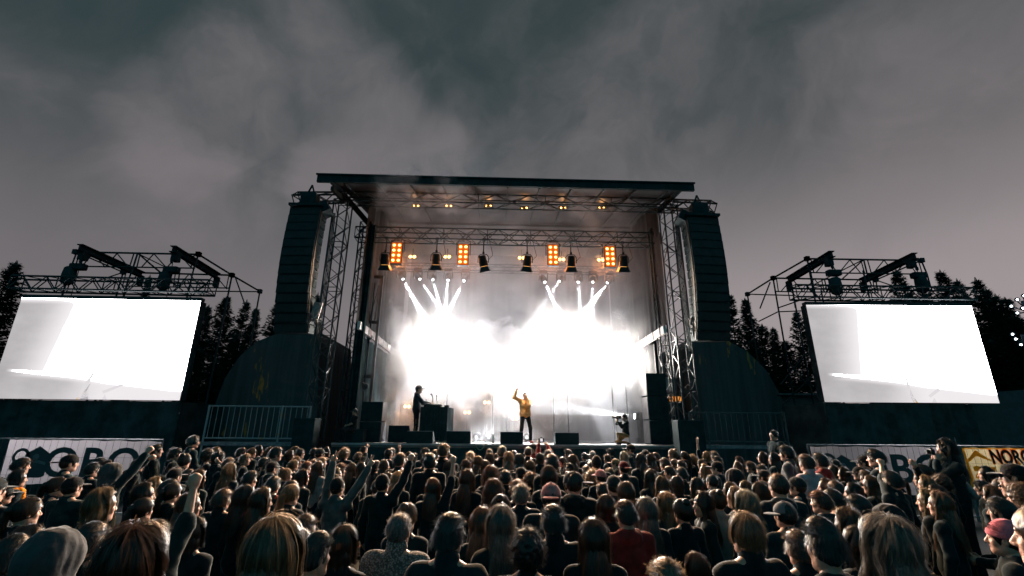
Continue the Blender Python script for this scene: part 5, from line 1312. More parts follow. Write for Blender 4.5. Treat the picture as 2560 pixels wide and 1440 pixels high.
# ---------------------------------------------------------------- hair and headwear
HC = V3(0, -.012, 1.648); HR = V3(.082, .102, .108)
def ribbons(paths, width):
    vs = []; fs = []; n0 = 0
    for P_, w_ in paths:
        P_ = np.asarray(P_); n = len(P_); tn = np.gradient(P_, axis=0); out = P_ - HC; out[:, 2] *= .3
        sd = np.cross(tn, out); sd /= np.maximum(np.linalg.norm(sd, axis=1), 1e-9)[:, None]
        ww = (width * w_ * np.linspace(1, .35, n))[:, None]
        vs.append(np.concatenate([P_ - sd * ww, P_ + sd * ww])); i = np.arange(n - 1)
        fs.append(np.stack([i, i + 1, i + 1 + n, i + n], 1) + n0); n0 += 2 * n
    return np.concatenate(vs), np.concatenate(fs)
def hair(kind, seed=1, n=1500, length=.3, width=.0013, puff=.0, top=.012, part=0.0, wild=.006):
    rnd = np.random.RandomState(seed); paths = []
    SH = []
    if kind == 'slick':
        SH = [('e', HC + V3(0, -.003, .004), HR + .011, .01), ('e', HC + V3(0, -.02, -.035), (.072, .086, .075), .03), ('se', (0, .115, 1.590), (.085, .085, .095), .015), ('se', (0, .02, 1.485), (.11, .13, .075), .02), ('se', (.095, .01, 1.600), (.03, .026, .040), .01), ('se', (-.095, .01, 1.600), (.03, .026, .040), .01)]
    elif kind in ('short', 'buzz'):
        t = .006 if kind == 'buzz' else top
        SH = [('e', HC + V3(0, -.003, .002), HR + t * .75, .01), ('se', (0, .115, 1.585), (.085, .085, .098), .015), ('se', (0, .02, 1.50), (.11, .13, .070), .02), ('se', (.095, .01, 1.605), (.03, .026, .042), .01), ('se', (-.095, .01, 1.605), (.03, .026, .042), .01)]
        if kind == 'short': SH.insert(1, ('e', HC + V3(0, .03, .055), (.07 + top * .4, .075, .06 + top), .03))
    elif kind in ('long', 'bob', 'pony', 'bun', 'wavy'):
        SH = [('e', HC + V3(0, -.006, .0), HR + .006, .01)]
        if kind in ('long', 'wavy'): SH += [('e', (0, -.055, 1.56), (.092, .075, .13), .03), ('e', (0, -.115, 1.56 - length * .45), (.108, .040, length * .55), .04), ('c', (-.075, .0, 1.62), (-.092, .01, 1.62 - length * .6), .026, .02, .03), ('c', (.075, .0, 1.62), (.092, .01, 1.62 - length * .6), .026, .02, .03)]
        if kind == 'bob': SH += [('e', (0, -.035, 1.575), (.100, .088, .085), .03)]
        if kind == 'pony': SH += [('e', (0, -.125, 1.68), (.028, .03, .028), .02), ('c', (0, -.14, 1.66), (0, -.145, 1.66 - length), .030, .016, .02)]
        if kind == 'bun': SH += [('e', (0, -.085, 1.745), (.045, .045, .042), .01)]
        SH += [('se', (0, .115, 1.578), (.074, .085, .098), .015), ('se', (0, .105, 1.45), (.075, .09, .16), .02)]
        if kind in ('pony', 'bun'): SH += [('se', (0, .02, 1.50), (.13, .13, .080), .02)]
    elif kind in ('curly', 'afro'):
        r = .030 if kind == 'curly' else .075
        SH = [('e', HC + V3(0, -.012, .012), HR + r * .8, .01), ('se', (0, .135, 1.57), (.080, .095, .105), .02), ('se', (0, .06, 1.45), (.10, .16, .10), .03)]
    v, q = sdf(SH, .0075)
    v = crumple(v, q, .0035 if kind not in ('curly', 'afro', 'wavy') else .012, 26 if kind not in ('curly', 'afro') else 24, seed, (1, 1, .25 if kind in ('long', 'bob', 'pony', 'bun', 'wavy') else 1))
    tilt = R(-14)
    for i in range(n):
        ph = rnd.uniform(0, 2 * PI); th = math.acos(1 - rnd.rand() * 1.05) if kind not in ('long', 'wavy', 'bob', 'slick') else abs(rnd.normal(0, .5)) + .02
        w_ = rnd.uniform(.6, 1.3); lift = rnd.uniform(0, 1) ** 2 * wild * 2.0 + (rnd.uniform(.006, .022) if rnd.rand() < .07 else 0)
        def pos(th, ph, r):
            x, y, z = math.sin(th) * math.cos(ph), math.sin(th) * math.sin(ph), math.cos(th)
            y, z = y * math.cos(tilt) + z * math.sin(tilt), z * math.cos(tilt) - y * math.sin(tilt)
            return HC + V3(x, y, z) * (HR + r)
        if kind in ('short', 'buzz'):
            p = pos(th, ph, top * .6)
            if p[1] > .04 and p[2] < 1.69 or p[2] < 1.585 or (abs(p[0]) > .06 and p[2] < 1.64 and p[1] > -.02): continue
            L = .012 if kind == 'buzz' else rnd.uniform(.02, .05); nrm = norm((p - HC) / HR)
            dirv = norm(nrm * .32 + V3(rnd.normal(0, .22), rnd.normal(0, .2), 0) + (V3(0, .75, 0) if p[2] > 1.70 else V3(0, -.05, -.9))); pts = [p + dirv * L * s + nrm * lift * s - V3(0, 0, .25 * L * s * s) for s in np.linspace(0, 1, 4)]
            paths.append((pts, w_)); continue
        if kind in ('curly', 'afro'):
            r = .030 if kind == 'curly' else .075
            p = pos(rnd.uniform(.0, 2.3), ph, r * .55); 
            if p[1] > .05 and p[2] < 1.68: continue
            nrm = norm((p - HC) / HR); a = norm(np.cross(nrm, V3(rnd.normal(), rnd.normal(), rnd.normal()))); b = np.cross(nrm, a); rr = rnd.uniform(.006, .016); T_ = rnd.uniform(3, 7)
            L = rnd.uniform(.02, .055) * (1.3 if kind == 'afro' else 1)
            paths.append(([p + nrm * L * s + a * rr * math.sin(T_ * s) + b * rr * math.cos(T_ * s) for s in np.linspace(0, 1, 8)], w_)); continue
        # hair that lies along the head and then hangs
        pts = []; off = .010 + lift; down = 0; L = length * rnd.uniform(.75, 1.1); wph = rnd.uniform(0, 6.28); wf = rnd.uniform(14, 24)
        front = math.atan2(math.sin(ph), math.cos(ph))
        sgn = 1 if math.cos(ph) > 0 else -1
        clump = int(ph * 7) ; off += .004 * math.sin(clump * 2.7 + seed) + .003 * math.sin(clump * 5.1)
        for s in range(9):
            t = th + s * .26
            a = ph
            if math.sin(ph) > -.2:      # strands from the front are combed to the side
                tgt = (0.12 if sgn > 0 else PI - .12); u = min(1, max(0, (t - .5) / .8)); a0 = ph if ph < 1.5 * PI else ph - 2 * PI; a = a0 * (1 - u) + tgt * u
            p = pos(t, a, off)
            pts.append(p)
            if t > (1.75 if kind != 'slick' else 1.62): break
        if kind in ('pony', 'bun'):
            tgt = V3(0, -.125, 1.68) if kind == 'pony' else V3(0, -.085, 1.74); p0 = pos(rnd.uniform(.9, 1.9), ph, .012 + lift * .6)
            if p0[1] > .06 and p0[2] < 1.67: continue
            pts = []
            for s in np.linspace(0, 1, 6):
                p = p0 * (1 - s) + tgt * s; e = (p - HC) / (HR + .013 + lift * .5); m_ = np.linalg.norm(e); p = HC + (p - HC) / max(m_, .01) if m_ < 1 else p; pts.append(p)
            if kind == 'pony' and rnd.rand() < .6:
                jx, jy = rnd.normal(0, .014), rnd.normal(0, .012)
                for s in np.linspace(.1, 1, 7): pts.append(V3(jx * (1 + s) + .008 * math.sin(wph + s * 5), -.142 - .02 * math.sin(s * 3) + jy, 1.67 - L * s))
        else:
            p = pts[-1].copy(); st_ = .026; m = int(L / st_); cl = (rnd.rand() - .5) * .02
            if kind == 'bob': m = max(2, int(.08 / st_))
            if kind == 'slick': m = 1
            for s in range(m):
                f = s / max(m, 1)
                p = p.copy(); p[2] -= st_
                if kind == 'bob': p[0] *= .985; p[1] *= .985
                else:
                    if p[2] < 1.56: p[1] -= (.010 if p[1] > -.14 else .002) if p[1] < 0 else -.006
                    p[0] += cl * .12 * f
                amp = .0022 if kind != 'wavy' else .004
                pts.append(p + V3(amp * math.sin(.7 * s + clump), amp * math.cos(.6 * s + clump * 1.7), 0) + V3(lift * f * math.cos(a), lift * f * math.sin(a), 0) * .8)
        if kind == 'wavy':
            pts = [p_ + V3(math.cos(ph + 1.57), math.sin(ph + 1.57), 0) * .010 * math.sin(.95 * i_ + clump * 1.9) + (p_ - HC) / .12 * .006 * math.cos(.95 * i_ + clump * 1.3) for i_, p_ in enumerate(pts)]
        paths.append((pts, w_))
    rv, rq = ribbons(paths, width)
    return to_mesh('hair', [(v, q, 0), (rv, rq, 0)], [M_HAIR])
def cap_mesh(turn=0.0, strap=False):
    pr = [('e', HC + V3(0, -.002, .012), (.092, .112, .108), .01), ('p', (0, 0, 1.655), (0, .12, -1))]
    v, q = sdf(pr, .007); v = crumple(v, q, .002, 20, 3)
    bv, bq = sdf([('e', (0, .135, 1.655), (.075, .075, .012), .008), ('se', (0, .04, 1.63), (.09, .09, .03), .01)], .006)
    kv, kq = sdf([('e', (0, 0, 1.772), (.010, .010, .007), .003)], .004)
    if strap:   # arched opening with a strap at the rear of the crown
        pass
    a = turn; M = np.array([[math.cos(a), -math.sin(a), 0], [math.sin(a), math.cos(a), 0], [0, 0, 1]])
    f = lambda x: ((x - V3(0, -.012, 0)) @ M.T) + V3(0, -.012, 0)
    return to_mesh('cap', [(f(v), q, 0), (f(kv), kq, 0)], [M_WEAR]), to_mesh('visor', [(f(bv), bq, 0)], [M_WEAR])
def beanie_mesh():
    v, q = sdf([('e', HC + V3(0, -.012, .012), (.090, .112, .122), .01), ('p', (0, 0, 1.640), (0, .25, -1))], .007); v = crumple(v, q, .004, 18, 9, (1, 1, .3))
    rv, rq = sdf([('e', HC + V3(0, -.006, .012), (.095, .118, .112), .01), ('p', (0, 0, 1.640), (0, .25, -1)), ('p', (0, 0, 1.685), (0, -.25, 1))], .007)
    return to_mesh('beanie', [(v, q, 0), (rv, rq, 0)], [M_WEAR])
def hood_mesh():
    v, q = sdf([('e', HC + V3(0, -.025, .01), (.118, .140, .140), .03), ('e', (0, -.05, 1.50), (.12, .10, .13), .05), ('c', (-.10, 0, 1.47), (.10, 0, 1.47), .06, .06, .05), ('se', (0, .13, 1.61), (.085, .12, .125), .02)], .010)
    v = crumple(v, q, .012, 9, 2, (1.6, 1.6, .5)); return to_mesh('hood', [(v, q, 0)], [M_WEAR])
HAIRS = {
 'S': [hair('short', 1, 3200, top=.012, wild=.010), hair('short', 2, 3200, top=.020, wild=.014), hair('short', 12, 3200, top=.008, wild=.008)], 'Y': [hair('slick', 31, 2400, .03, wild=.004)], 'Z': [hair('buzz', 3, 1500)], 'L': [hair('long', 4, 2600, .30, wild=.008), hair('long', 5, 3200, .42, wild=.014), hair('long', 14, 2600, .36, wild=.011)], 'M': [hair('bob', 6, 2400, wild=.008), hair('bob', 16, 2400, wild=.013)],
 'W': [hair('wavy', 7, 3400, .32, wild=.022, width=.0012)], 'P': [hair('pony', 8, 2400, .30)], 'B': [hair('bun', 9, 2400, .1, wild=.012)], 'A': [hair('afro', 10, 2600, width=.0010)], 'U': [hair('curly', 11, 2400, width=.0010)],
}
CAPS = {'f': cap_mesh(0), 'r': cap_mesh(PI), 's': cap_mesh(-1.9), 'l': cap_mesh(1.6), 'q': cap_mesh(.5)}
BEAN = beanie_mesh(); HOOD = hood_mesh()
# ================================================================ the crowd
WEAR = dict(k=(.007, .018, .022), d=(.012, .028, .034), g=(.070, .085, .09), r=(.26, .03, .03), p=(.42, .13, .13), w=(.30, .29, .29), n=(.008, .018, .025), o=(.045, .045, .032), s=(.55, .16, .03))
HCOL = dict(k=(.010, .012, .013), b=(.030, .020, .014), a=(.048, .025, .015), y=(.19, .135, .082), g=(.15, .145, .14), l=(.065, .042, .026), o=(.085, .032, .013), w=(.22, .20, .18))
# quadrant of the crowd, x y width (in 3.6ths of a pixel of the photograph), hair, hair colour, clothes, turn in degrees, options ; noun ; label
CROWD = """
0 215 372 150 S b k 0 ;dark quiffed profile man;man with dark quiff in profile at the fence by the banner's key logo
0 190 485 150 M k k 0 scarf ;orange-scarfed woman;dark-haired woman in profile with an orange scarf in front of the quiffed man
0 650 340 150 R k d 5 ;capped man at the banner;man in backwards grey cap and dark jacket in profile against the house-logo banner
0 540 545 190 P b d 10 ;brown ponytail woman;woman with messy brown ponytail and navy jacket below the backwards-capped man
0 850 415 150 S k k 0 phone ;phone-holding dark man;dark-haired man in black holding a small phone up at chest height
0 900 375 110 S k k 0
0 985 398 100 L b k 0
0 1050 418 190 Hg g d 0 L:1540,225:fist R:1385,240:fist;hooded fist-raiser;person in grey hoodie with both fists raised in front of the banner's lettering
0 1255 392 105 L b k 5
0 1335 352 100 S k k 10
0 1420 255 110 Z k k 0
0 1592 285 110 S k k 0
0 1752 178 112 Z g d -10 headset ;headset worker;shaven worker with headset standing tall by the railing post
0 1680 330 150 B k k 0
0 1890 290 115 U k k 0
0 1982 315 125 U k k 0 ;black curly head;person with round black curly hair below the railing
0 2065 375 135 S a k 0 R:1945,372:claw:b
0 2215 335 120 S y k 5
0 2080 438 175 W y d 0 ;long wavy blond hair by the clawed hand;person with long wavy blond hair near the railing post
0 2265 490 140 S k k 0
0 1415 555 115 L y k 12 glasses ;blond profile in glasses;blond woman with glasses in profile under the raised grey sleeve
0 1325 608 90 M b k 5
0 1540 563 130 S k k 0
0 1570 598 160 P k k 0
0 2225 640 190 W k k 0 scarfp ;pink-scarfed curly head;person with dark curly hair and a pink scarf
0 1735 692 150 L l k 18 ;long fair profile;woman with long fair hair in profile behind the large raised forearm
0 955 660 330 M y k 14 band ;blond headband woman;blond woman with sunglasses pushed up, face lit in profile, mouth open
0 285 730 270 P b k 6 clip ;clipped brown hair woman;woman with long brown tied hair and lit cheek in profile at the frame edge
0 580 990 540 H g g -6 ;grey hood;person in a large heather-grey hood pulled up, seen from behind
0 1270 1008 690 W a k 0 ;big auburn waves;close person with broad wavy auburn hair lit along its edge
0 1400 930 330 S k k 0 R:1810,440:fist:b ;big bare forearm;person in black with a big bare forearm and fist raised, sleeve pushed down
1 190 275 120 S k k 20 ;dark profile at the railing;dark man in profile below the railing post with light on his nose
1 312 310 110 M l k 0
1 75 372 110 S k k 0 R:150,285:fist:b
1 378 365 100 L y k 0
1 155 405 150 C k k 0 ;dark round cap;person in dark cap in the middle rows below the railing
1 348 390 115 P y k 0 ;yellow braid;person with a yellow-lit braid down the back next to the dark round cap
1 460 405 105 S o r 0 ;red hairband head;person with reddish hair and red collar beside the yellow braid
1 517 390 78 S b k 0
1 600 370 85 S y k 0
1 432 485 105 M b k 0
1 568 415 135 L l w 0 ;long pale hair under the raised V hand;person with long straight pale brown hair beside the raised V hand
1 280 460 140 B y k 8
1 762 425 85 S a k 0
1 733 470 75 L l k 0
1 805 282 118 U y k -8 ;blond short curls by the stage;person with fluffy short blond curls under the seated crew member
1 925 325 108 S l k 0 R:1008,240:point:b;pointing hand;light-haired person in front rows pointing one finger up
1 975 272 95 M b k 0
1 870 425 125 L l k 0
1 960 420 85 M b k 0
1 1080 395 125 S k k 0
1 1165 398 85 L b k 0
1 1298 330 135 S a k 0
1 1378 320 68 S l k 0
1 1430 330 66 S b k 0
1 1345 372 70 M a k 0 R:1283,165:horn:b;horned hand;person hidden in front rows making a horned hand sign towards the stage
1 1150 518 190 Kn k k 0 R:1465,225:fist;black beanie with fist;person in black knit hat with one straight arm and fist raised, pinkish sleeve
1 745 550 205 Kn k g 0 L:728,200:v R:1150,215:v;two V hands;person in black beanie raising both arms with spread V fingers
1 1285 503 110 L y k 0
1 1570 338 135 S k k 0
1 1692 250 108 S l k 0 ;tall fair short-haired man;tall man with short fair hair and thick neck in front of the open stage floor
1 1752 340 58 S b k 0
1 1565 452 118 S g k 0 ;grey cropped hair;person with short tousled grey hair beneath the tall fair man
1 1735 410 125 L b k 0
1 1600 572 175 L a k 0 R:1825,195:fist:b ;sequin-sleeved fist;person with long auburn hair raising a fist, sequined black sleeve
1 1932 320 88 S y k 0
1 1890 392 105 L a k 0
1 1915 380 58 M b k 0
1 1998 365 105 L l k 0
1 2065 400 108 L b k 0
1 2102 335 98 M b k 0
1 2165 335 58 S b k 0
1 2215 270 78 Z g k 0 ;shaved head by the centre monitor;person with shaved head just under the monitor before the singer
1 2150 392 58 S b k 0
1 2275 325 105 L y k 0
1 1903 490 165 L a k 0 ;long auburn hair at centre;person with long smooth auburn hair behind the curled updo
1 2115 460 150 W a k 0
1 2140 575 200 M a k 0 ;auburn bob;person with rounded auburn bob lit all round its edge
1 2245 488 105 S k k 0
1 2205 690 215 B a k 0 ;curled auburn updo;person with auburn updo and loose curls over the long grey-brown hair
1 2200 828 300 L g k -6 long ;long ash hair;close person with long straight ash hair falling past the shoulder
1 2040 842 150 L l k 6 long ;leaning fair hair;person with long fair hair leaning against the long ash hair
1 1368 765 195 B l k 10 ;braided headband updo;person with light brown braided updo and dark headband
1 1298 880 300 Z g w 0 knit ;cropped man in knitted sweater;man with cropped grey-brown hair and thick knitted roll-neck sweater
1 330 610 165 P y k 0 ;blond ponytail;person with smooth blond head and straight blond ponytail
1 165 540 190 S k k 0 scarfr
1 75 660 135 L l k 5
1 395 985 130 B g k 5
1 205 935 620 L y k 0 long;broad long blond hair;close person with broad long blond hair glowing along one side
1 565 1030 175 S k k 0
1 810 990 235 M b k 0 ;dark auburn-rimmed bob;person with dark bob edged in auburn light next to the knitted sweater
2 145 275 78 S b k 0
2 195 252 58 S k r 0
2 245 335 98 M k k 0
2 330 300 90 S k r 0 L:235,205:hold R:305,215:hold camera ;camera holder in red;person in red top holding a camera overhead at the stage edge
2 65 345 112 L k k 0
2 165 405 98 L l k 0
2 357 340 138 S b k 0 ;round short-haired man;man with round short hair and thick neck below the overhead camera
2 505 300 78 S k k 0
2 545 350 118 L a k 0
2 456 370 68 S k k 0
2 512 430 68 M k k 0
2 670 440 118 S b k 0
2 755 355 138 Kn k k 0 ;tall dark knit hat;person in tall dark knit hat in front of the dark stage skirt
2 650 330 90 S k k 0
2 720 310 60 C w k 0 ;tiny pale cap;tiny pale cap right at the stage skirt
2 885 290 78 S k k 0
2 855 345 88 S b k 0
2 790 475 115 C p k 0 ;dusty pink cap;person in dusty pink cap beside the blond afro
2 1062 250 88 C k d 30 ;visor cap by the stage;person in dark cap with visible visor under the kneeling camera operator
2 1000 325 115 L w k 0 ;silvery long hair;person with long silvery hair below the kneeling camera operator
2 925 380 78 C y k 0
2 1002 400 145 R a d 0 rcol ;dark red backwards cap;person in dark red backwards cap with long neck
2 1242 340 125 L b k 0 phone2 ;screen-watching long hair;long brown-haired person beside a glowing phone held up in both hands
2 1292 325 98 S a k 0
2 1440 290 92 B y k 15 ;blond front-row bun;person with lit short blond hair tied up, alone against the dark stage skirt
2 1460 390 85 S a k 0
2 1522 395 85 S l k 0
2 1412 450 85 S b k 0
2 1522 460 125 S k k 0
2 1612 345 88 U y k 0 ;curly fair head;person with curly fair hair under the open raised hand
2 1740 322 108 M y k 0 L:1655,165:open:b;open raised hand;fair-haired person raising one thin bare arm with open hand
2 1698 382 88 B l k 0
2 1835 402 145 C k d 20 ;black cap with lit cheek;person in black cap with face turned and lit cheek
2 1845 360 88 S p k 0
2 1722 440 92 L y k 0
2 2040 360 98 S a k -10
2 2020 415 108 L l k -6
2 2142 410 88 S b k 0
2 1985 468 205 Hk k k -8 ;dark hood;person in dark hood in the middle rows
2 2240 435 108 S b k 0
2 2255 480 118 C k k 0
2 165 503 122 U a k 0 ;auburn curls;person with short auburn curls over the white-haired man
2 50 575 98 S a k 0
2 82 615 158 S w d 0 ;white-haired man;man with short white hair and dark collar
2 350 592 225 R p d 0 ;pink backwards cap;man in pink backwards cap with dark denim jacket, ears lit
2 552 490 200 Cs d k 0 ;dark sideways cap;person in dark cap with brim turned aside against the blond afro
2 722 470 160 A y k 0 ;backlit blond afro;person with big glowing blond afro
2 1230 498 118 L b k 0
2 1335 545 108 L l k 0
2 1250 478 78 S b k 0
2 1480 545 148 M k k 0
2 1020 600 228 M b k 0 ;round dark bowl cut;person with round dark bowl-cut hair over the red-shirted man
2 838 715 145 M b k 0
2 1018 750 240 S a r 0 ;auburn-topped man in red;man with short hair rimmed in auburn light and red shirt
2 1200 750 148 L g k 0 ;straight ash blond hair;person with straight ash blond hair beside the auburn-topped man
2 1378 705 148 W y k 0 ;blond waves turning;person with wavy blond hair close behind the black-haired woman
2 1520 730 215 B k k -8 bare ;black-haired woman with earring;woman with black hair and earring, lit cheek and bare shoulder
2 1702 690 98 L b k 0
2 1830 650 205 B b w -10 ;dark low bun with bare neck;woman with dark low bun and lit bare neck
2 1950 600 125 L l k 0
2 1992 640 108 M y k 0
2 2090 588 148 L l k 0
2 2215 600 185 M b k 0
2 2090 690 250 W w k 0 ;tousled pale blond hair;close person with tousled pale blond hair behind the slick-haired neck
2 2078 878 425 Y y k 8 slick ;slick blond undercut;close man with slicked blond hair and lit bare neck and ear
2 1378 1275 330 S y k 0 ;low fair crown;top of a short fair-haired head cut off by the frame bottom
2 1630 1235 125 M a k 0 ;smooth russet head;small smooth russet-haired head beside the slick blond undercut
2 730 950 330 L b k 0 long ;wispy long dark hair;close person with wispy long dark hair and backlit edges
2 140 1000 290 U k k 0 ;dark curly crown;close person with dark curly hair and tiny lit strands
2 1650 560 150 L k k 0
3 45 128 98 Z k d 42 headset platform ;elevated security man;dark-jacketed man with headset raised above the crowd, face lit
3 152 265 115 S k g 20 ;grey-jacketed profile;dark-haired man in grey jacket in profile under the security man
3 195 333 98 M y k 5
3 330 342 165 S b w 8 collar ;pale roll-neck man;man with brown hair and pale grey roll-neck jacket seen from behind
3 455 335 145 S k r 8 ;dark head with lit neck;dark-haired man with warmly lit neck beside the pale roll-neck
3 212 440 118 L y k 0 ;long fair hair by the roll-neck;person with long fair hair just before the pale roll-neck man
3 600 390 98 S k k 5
3 572 440 90 L b k 5
3 665 465 148 L b k 6
3 805 450 130 C k k 20 ;black cap and beard;bearded man in black cap in profile before the pale banner
3 850 350 125 C k k 12 ;black visor before the banner;person in black cap with long visor against the banner logo
3 952 295 138 S k k 14 ;bearded man before the banner;dark bearded man in profile against the pale banner letters
3 905 450 110 S b k 8
3 868 482 125 S b k 8
3 905 540 190 L l k 14 glasses ;long fair profile in glasses;woman with long fair hair and glasses in profile before the stretched leather arm
3 1090 485 200 S k k 12 L:1008,372:fist:b ;leather arm and small fist;person in black leather with a small fist raised before the banner
3 1372 430 150 P k k 24 L:1310,405:relax;shading woman;dark-haired woman in profile shading her eyes with a raised hand
3 1480 437 115 C r k 0 ;red-rimmed cap;person in cap with reddish rim below the elevated camera operator
3 1572 222 158 W k k 28 eye ;elevated black-clad camera operator;tall person in black with dark hair holding a camera to the face above the banner
3 1530 520 180 U b k 0
3 1400 545 165 L y k 8
3 1490 625 195 M k k 0
3 1405 670 150 L y k 10 
3 1510 690 260 L y k 8 long ;long golden hair;close person with very long golden hair lit on one side
3 500 567 98 M a k 6
3 600 585 175 S b k 4
3 745 602 148 M k k 4
3 455 668 245 S o d 10 ;red-haired man;man with short red hair and lit ear and jaw
3 570 655 180 S k k 4
3 790 702 205 S k k 6 glasses ;dark head with glasses;dark-haired person with glasses behind the red-haired man
3 1030 785 265 Hk k k 0 ;dark low hood;close person in low dark hood
3 688 855 195 W l k 8 ;frizzy tied hair;person with frizzy light tied-up hair by the dark low hood
3 1020 930 560 W g k -6 ;huge tousled hair;closest person with huge tousled grey-brown hair, cheek edge lit
3 128 758 270 Cl g d 0 ;grey cap;man in plain grey cap with visor to one side and dark shirt
3 1940 455 145 M k w 15 phone ;phone-raising woman;woman in pale top holding a phone to her face before the yellow banner
3 2175 420 190 C k k 20 glasses ;black cap at the yellow banner;man in black cap and glasses in profile before the yellow banner
3 2150 515 190 B y k 14 glasses ;blond profile in sunglasses;blond woman with sunglasses in profile under the yellow banner
3 2235 600 210 U l k 16 ;sandy quiff profile;man with sandy curly quiff in profile close to the frame edge
3 1990 635 215 L l k 6
3 2065 735 250 S k k 16 ;dark cropped profile;dark cropped man in profile above the pink fuzzy hat
3 2075 925 215 Kn p k 25 ;pink fuzzy hat;person in fuzzy pink hat with dark ear showing, close by
3 2440 790 560 Y l k 24 ;bright cheek;closest man at the frame edge with quiff and brightly lit cheek and neck
"""
WID = dict(Y=.178, S=.178, Z=.168, L=.205, M=.20, W=.225, P=.19, B=.19, A=.31, U=.215, C=.19, R=.19, K=.19, H=.27)
TOPZ = dict(Y=1.768, S=1.775, Z=1.756, L=1.770, M=1.770, W=1.775, P=1.770, B=1.79, A=1.85, U=1.80, C=1.775, R=1.775, K=1.78, H=1.80)
people_rows = []
for ln in CROWD.strip().split('\n'):
    parts = ln.split(';'); t = parts[0].split()
    q, x, y, wpx = (float(v) for v in t[:4])
    people_rows.append(dict(px=q * 640 + x / 3.6, py=1040 + y / 3.6, w=wpx / 3.6, hk=t[4], hc=t[5], wc=t[6], yaw=float(t[7]), opt=t[8:], q=int(q),
                            noun=parts[1].strip() if len(parts) > 1 else '', label=parts[2].strip() if len(parts) > 2 else ''))
TARGET = Vector((0.3, 17.0, 0))
def eff_width(r):
    k = r['hk'][0]; wd_ = WID[k]; P_ = r['pos']; f = r['rz']
    vd = math.atan2(-P_.x, P_.y); a = f - vd
    return wd_ * abs(math.cos(a)) + max(.225, wd_) * abs(math.sin(a)) if k not in 'AH' else wd_
for r in people_rows:
    dist = .19 * FPX / r['w']; r['rz'] = 0
    for it in range(4):
        p = at_depth(r['px'], r['py'] + r['w'] * .4, dist); r['pos'] = p
        r['rz'] = math.atan2(-(TARGET.x - p.x), TARGET.y - p.y) + R(r['yaw'] if r['q'] > 1 else -1.5 * r['yaw'])
        dist = eff_width(r) * FPX / r['w']
    for it in range(60):
        p = at_depth(r['px'], r['py'], dist)
        if p.z > 1.97 and p.y < 14 and r['py'] > 1105: dist *= 1.02
        elif p.z < 1.47: dist *= .98
        elif p.y > 13.9: dist *= .98
        elif r['q'] in (0, 3) and p.y > 11.8 and (r['px'] < 460 or r['px'] > 2010): dist *= .98
    r['dist'] = dist
for it in range(50):
    for i, a in enumerate(people_rows):
        for b in people_rows[i + 1:]:
            pa, pb = at_depth(a['px'], a['py'], a['dist']), at_depth(b['px'], b['py'], b['dist'])
            dd = math.hypot(pa.x - pb.x, pa.y - pb.y); need = .36 if min(a['dist'], b['dist']) > 2.2 else .26
            if dd < need:
                n_, f_ = (a, b) if a['dist'] < b['dist'] else (b, a)
                f_['dist'] *= 1.012; n_['dist'] *= .994
frnd = random.Random(77)
occ = [at_depth(r['px'], r['py'], r['dist']) for r in people_rows]
occ = [(p.x, p.y) for p in occ]
nf = 0
for Yg in np.arange(2.4, 13.4, .42):
    for Xg in np.arange(-11, 12, .47):
        x = Xg + frnd.uniform(-.2, .2); y = Yg + frnd.uniform(-.2, .2)
        if nf >= 92 or any((x - a) ** 2 + (y - b) ** 2 < .40 ** 2 for a, b in occ): continue
        if y > 11.6 and abs(x) > 6: continue
        ok_ = False
        for hgt in (1.64, 1.57, 1.50, 1.43):
            hgt += frnd.uniform(-.03, .03)
            v = CAM_ROT.transposed() @ (Vector((x, y, hgt)) - CAM_LOC)
            if v.z > -.2: break
            px, py = 1280 + v.x / -v.z * FPX, 720 - v.y / -v.z * FPX
            if not (-40 < px < 2600 and py < 1425): break
            wf_ = .19 * FPX / -v.z
            if (px < 430 and py < 1185) or (2010 < px < 2560 and py < 1180): continue
            if any(-v.z < r['dist'] and ((abs(px - r['px']) < (wf_ + r['w']) * .40 and py < r['py'] + r['w'] * .80) or (any(o[:2] in ('L:', 'R:') for o in r['opt']) and abs(px - r['px']) < r['w'] * 1.4 + wf_ * .5 and py < r['py'] + r['w'] * 1.5)) for r in people_rows if r.get('fill') is None): continue
            ok_ = True; break
        if not ok_ or py > 1335 or (px > 2330 and y < 5) or (y > 9.5 and frnd.random() < .5): continue
        p = Vector((x, y, hgt))
        occ.append((x, y)); nf += 1
        people_rows.append(dict(px=px, py=py, w=.19 * FPX / -v.z, hk=frnd.choice('SSLMZPC' if -v.z > 3.6 else 'SSLM'), hc=frnd.choice('kkbbl' if -v.z > 3.6 else 'kkb'), wc=frnd.choice('kkdn'), yaw=0, opt=[], q=0, noun='', label='', fill=1, dist=-v.z, pos=p, rz=math.atan2(-(TARGET.x - x), TARGET.y - y)))
print('FILL', nf, len(people_rows))
BODY = {}
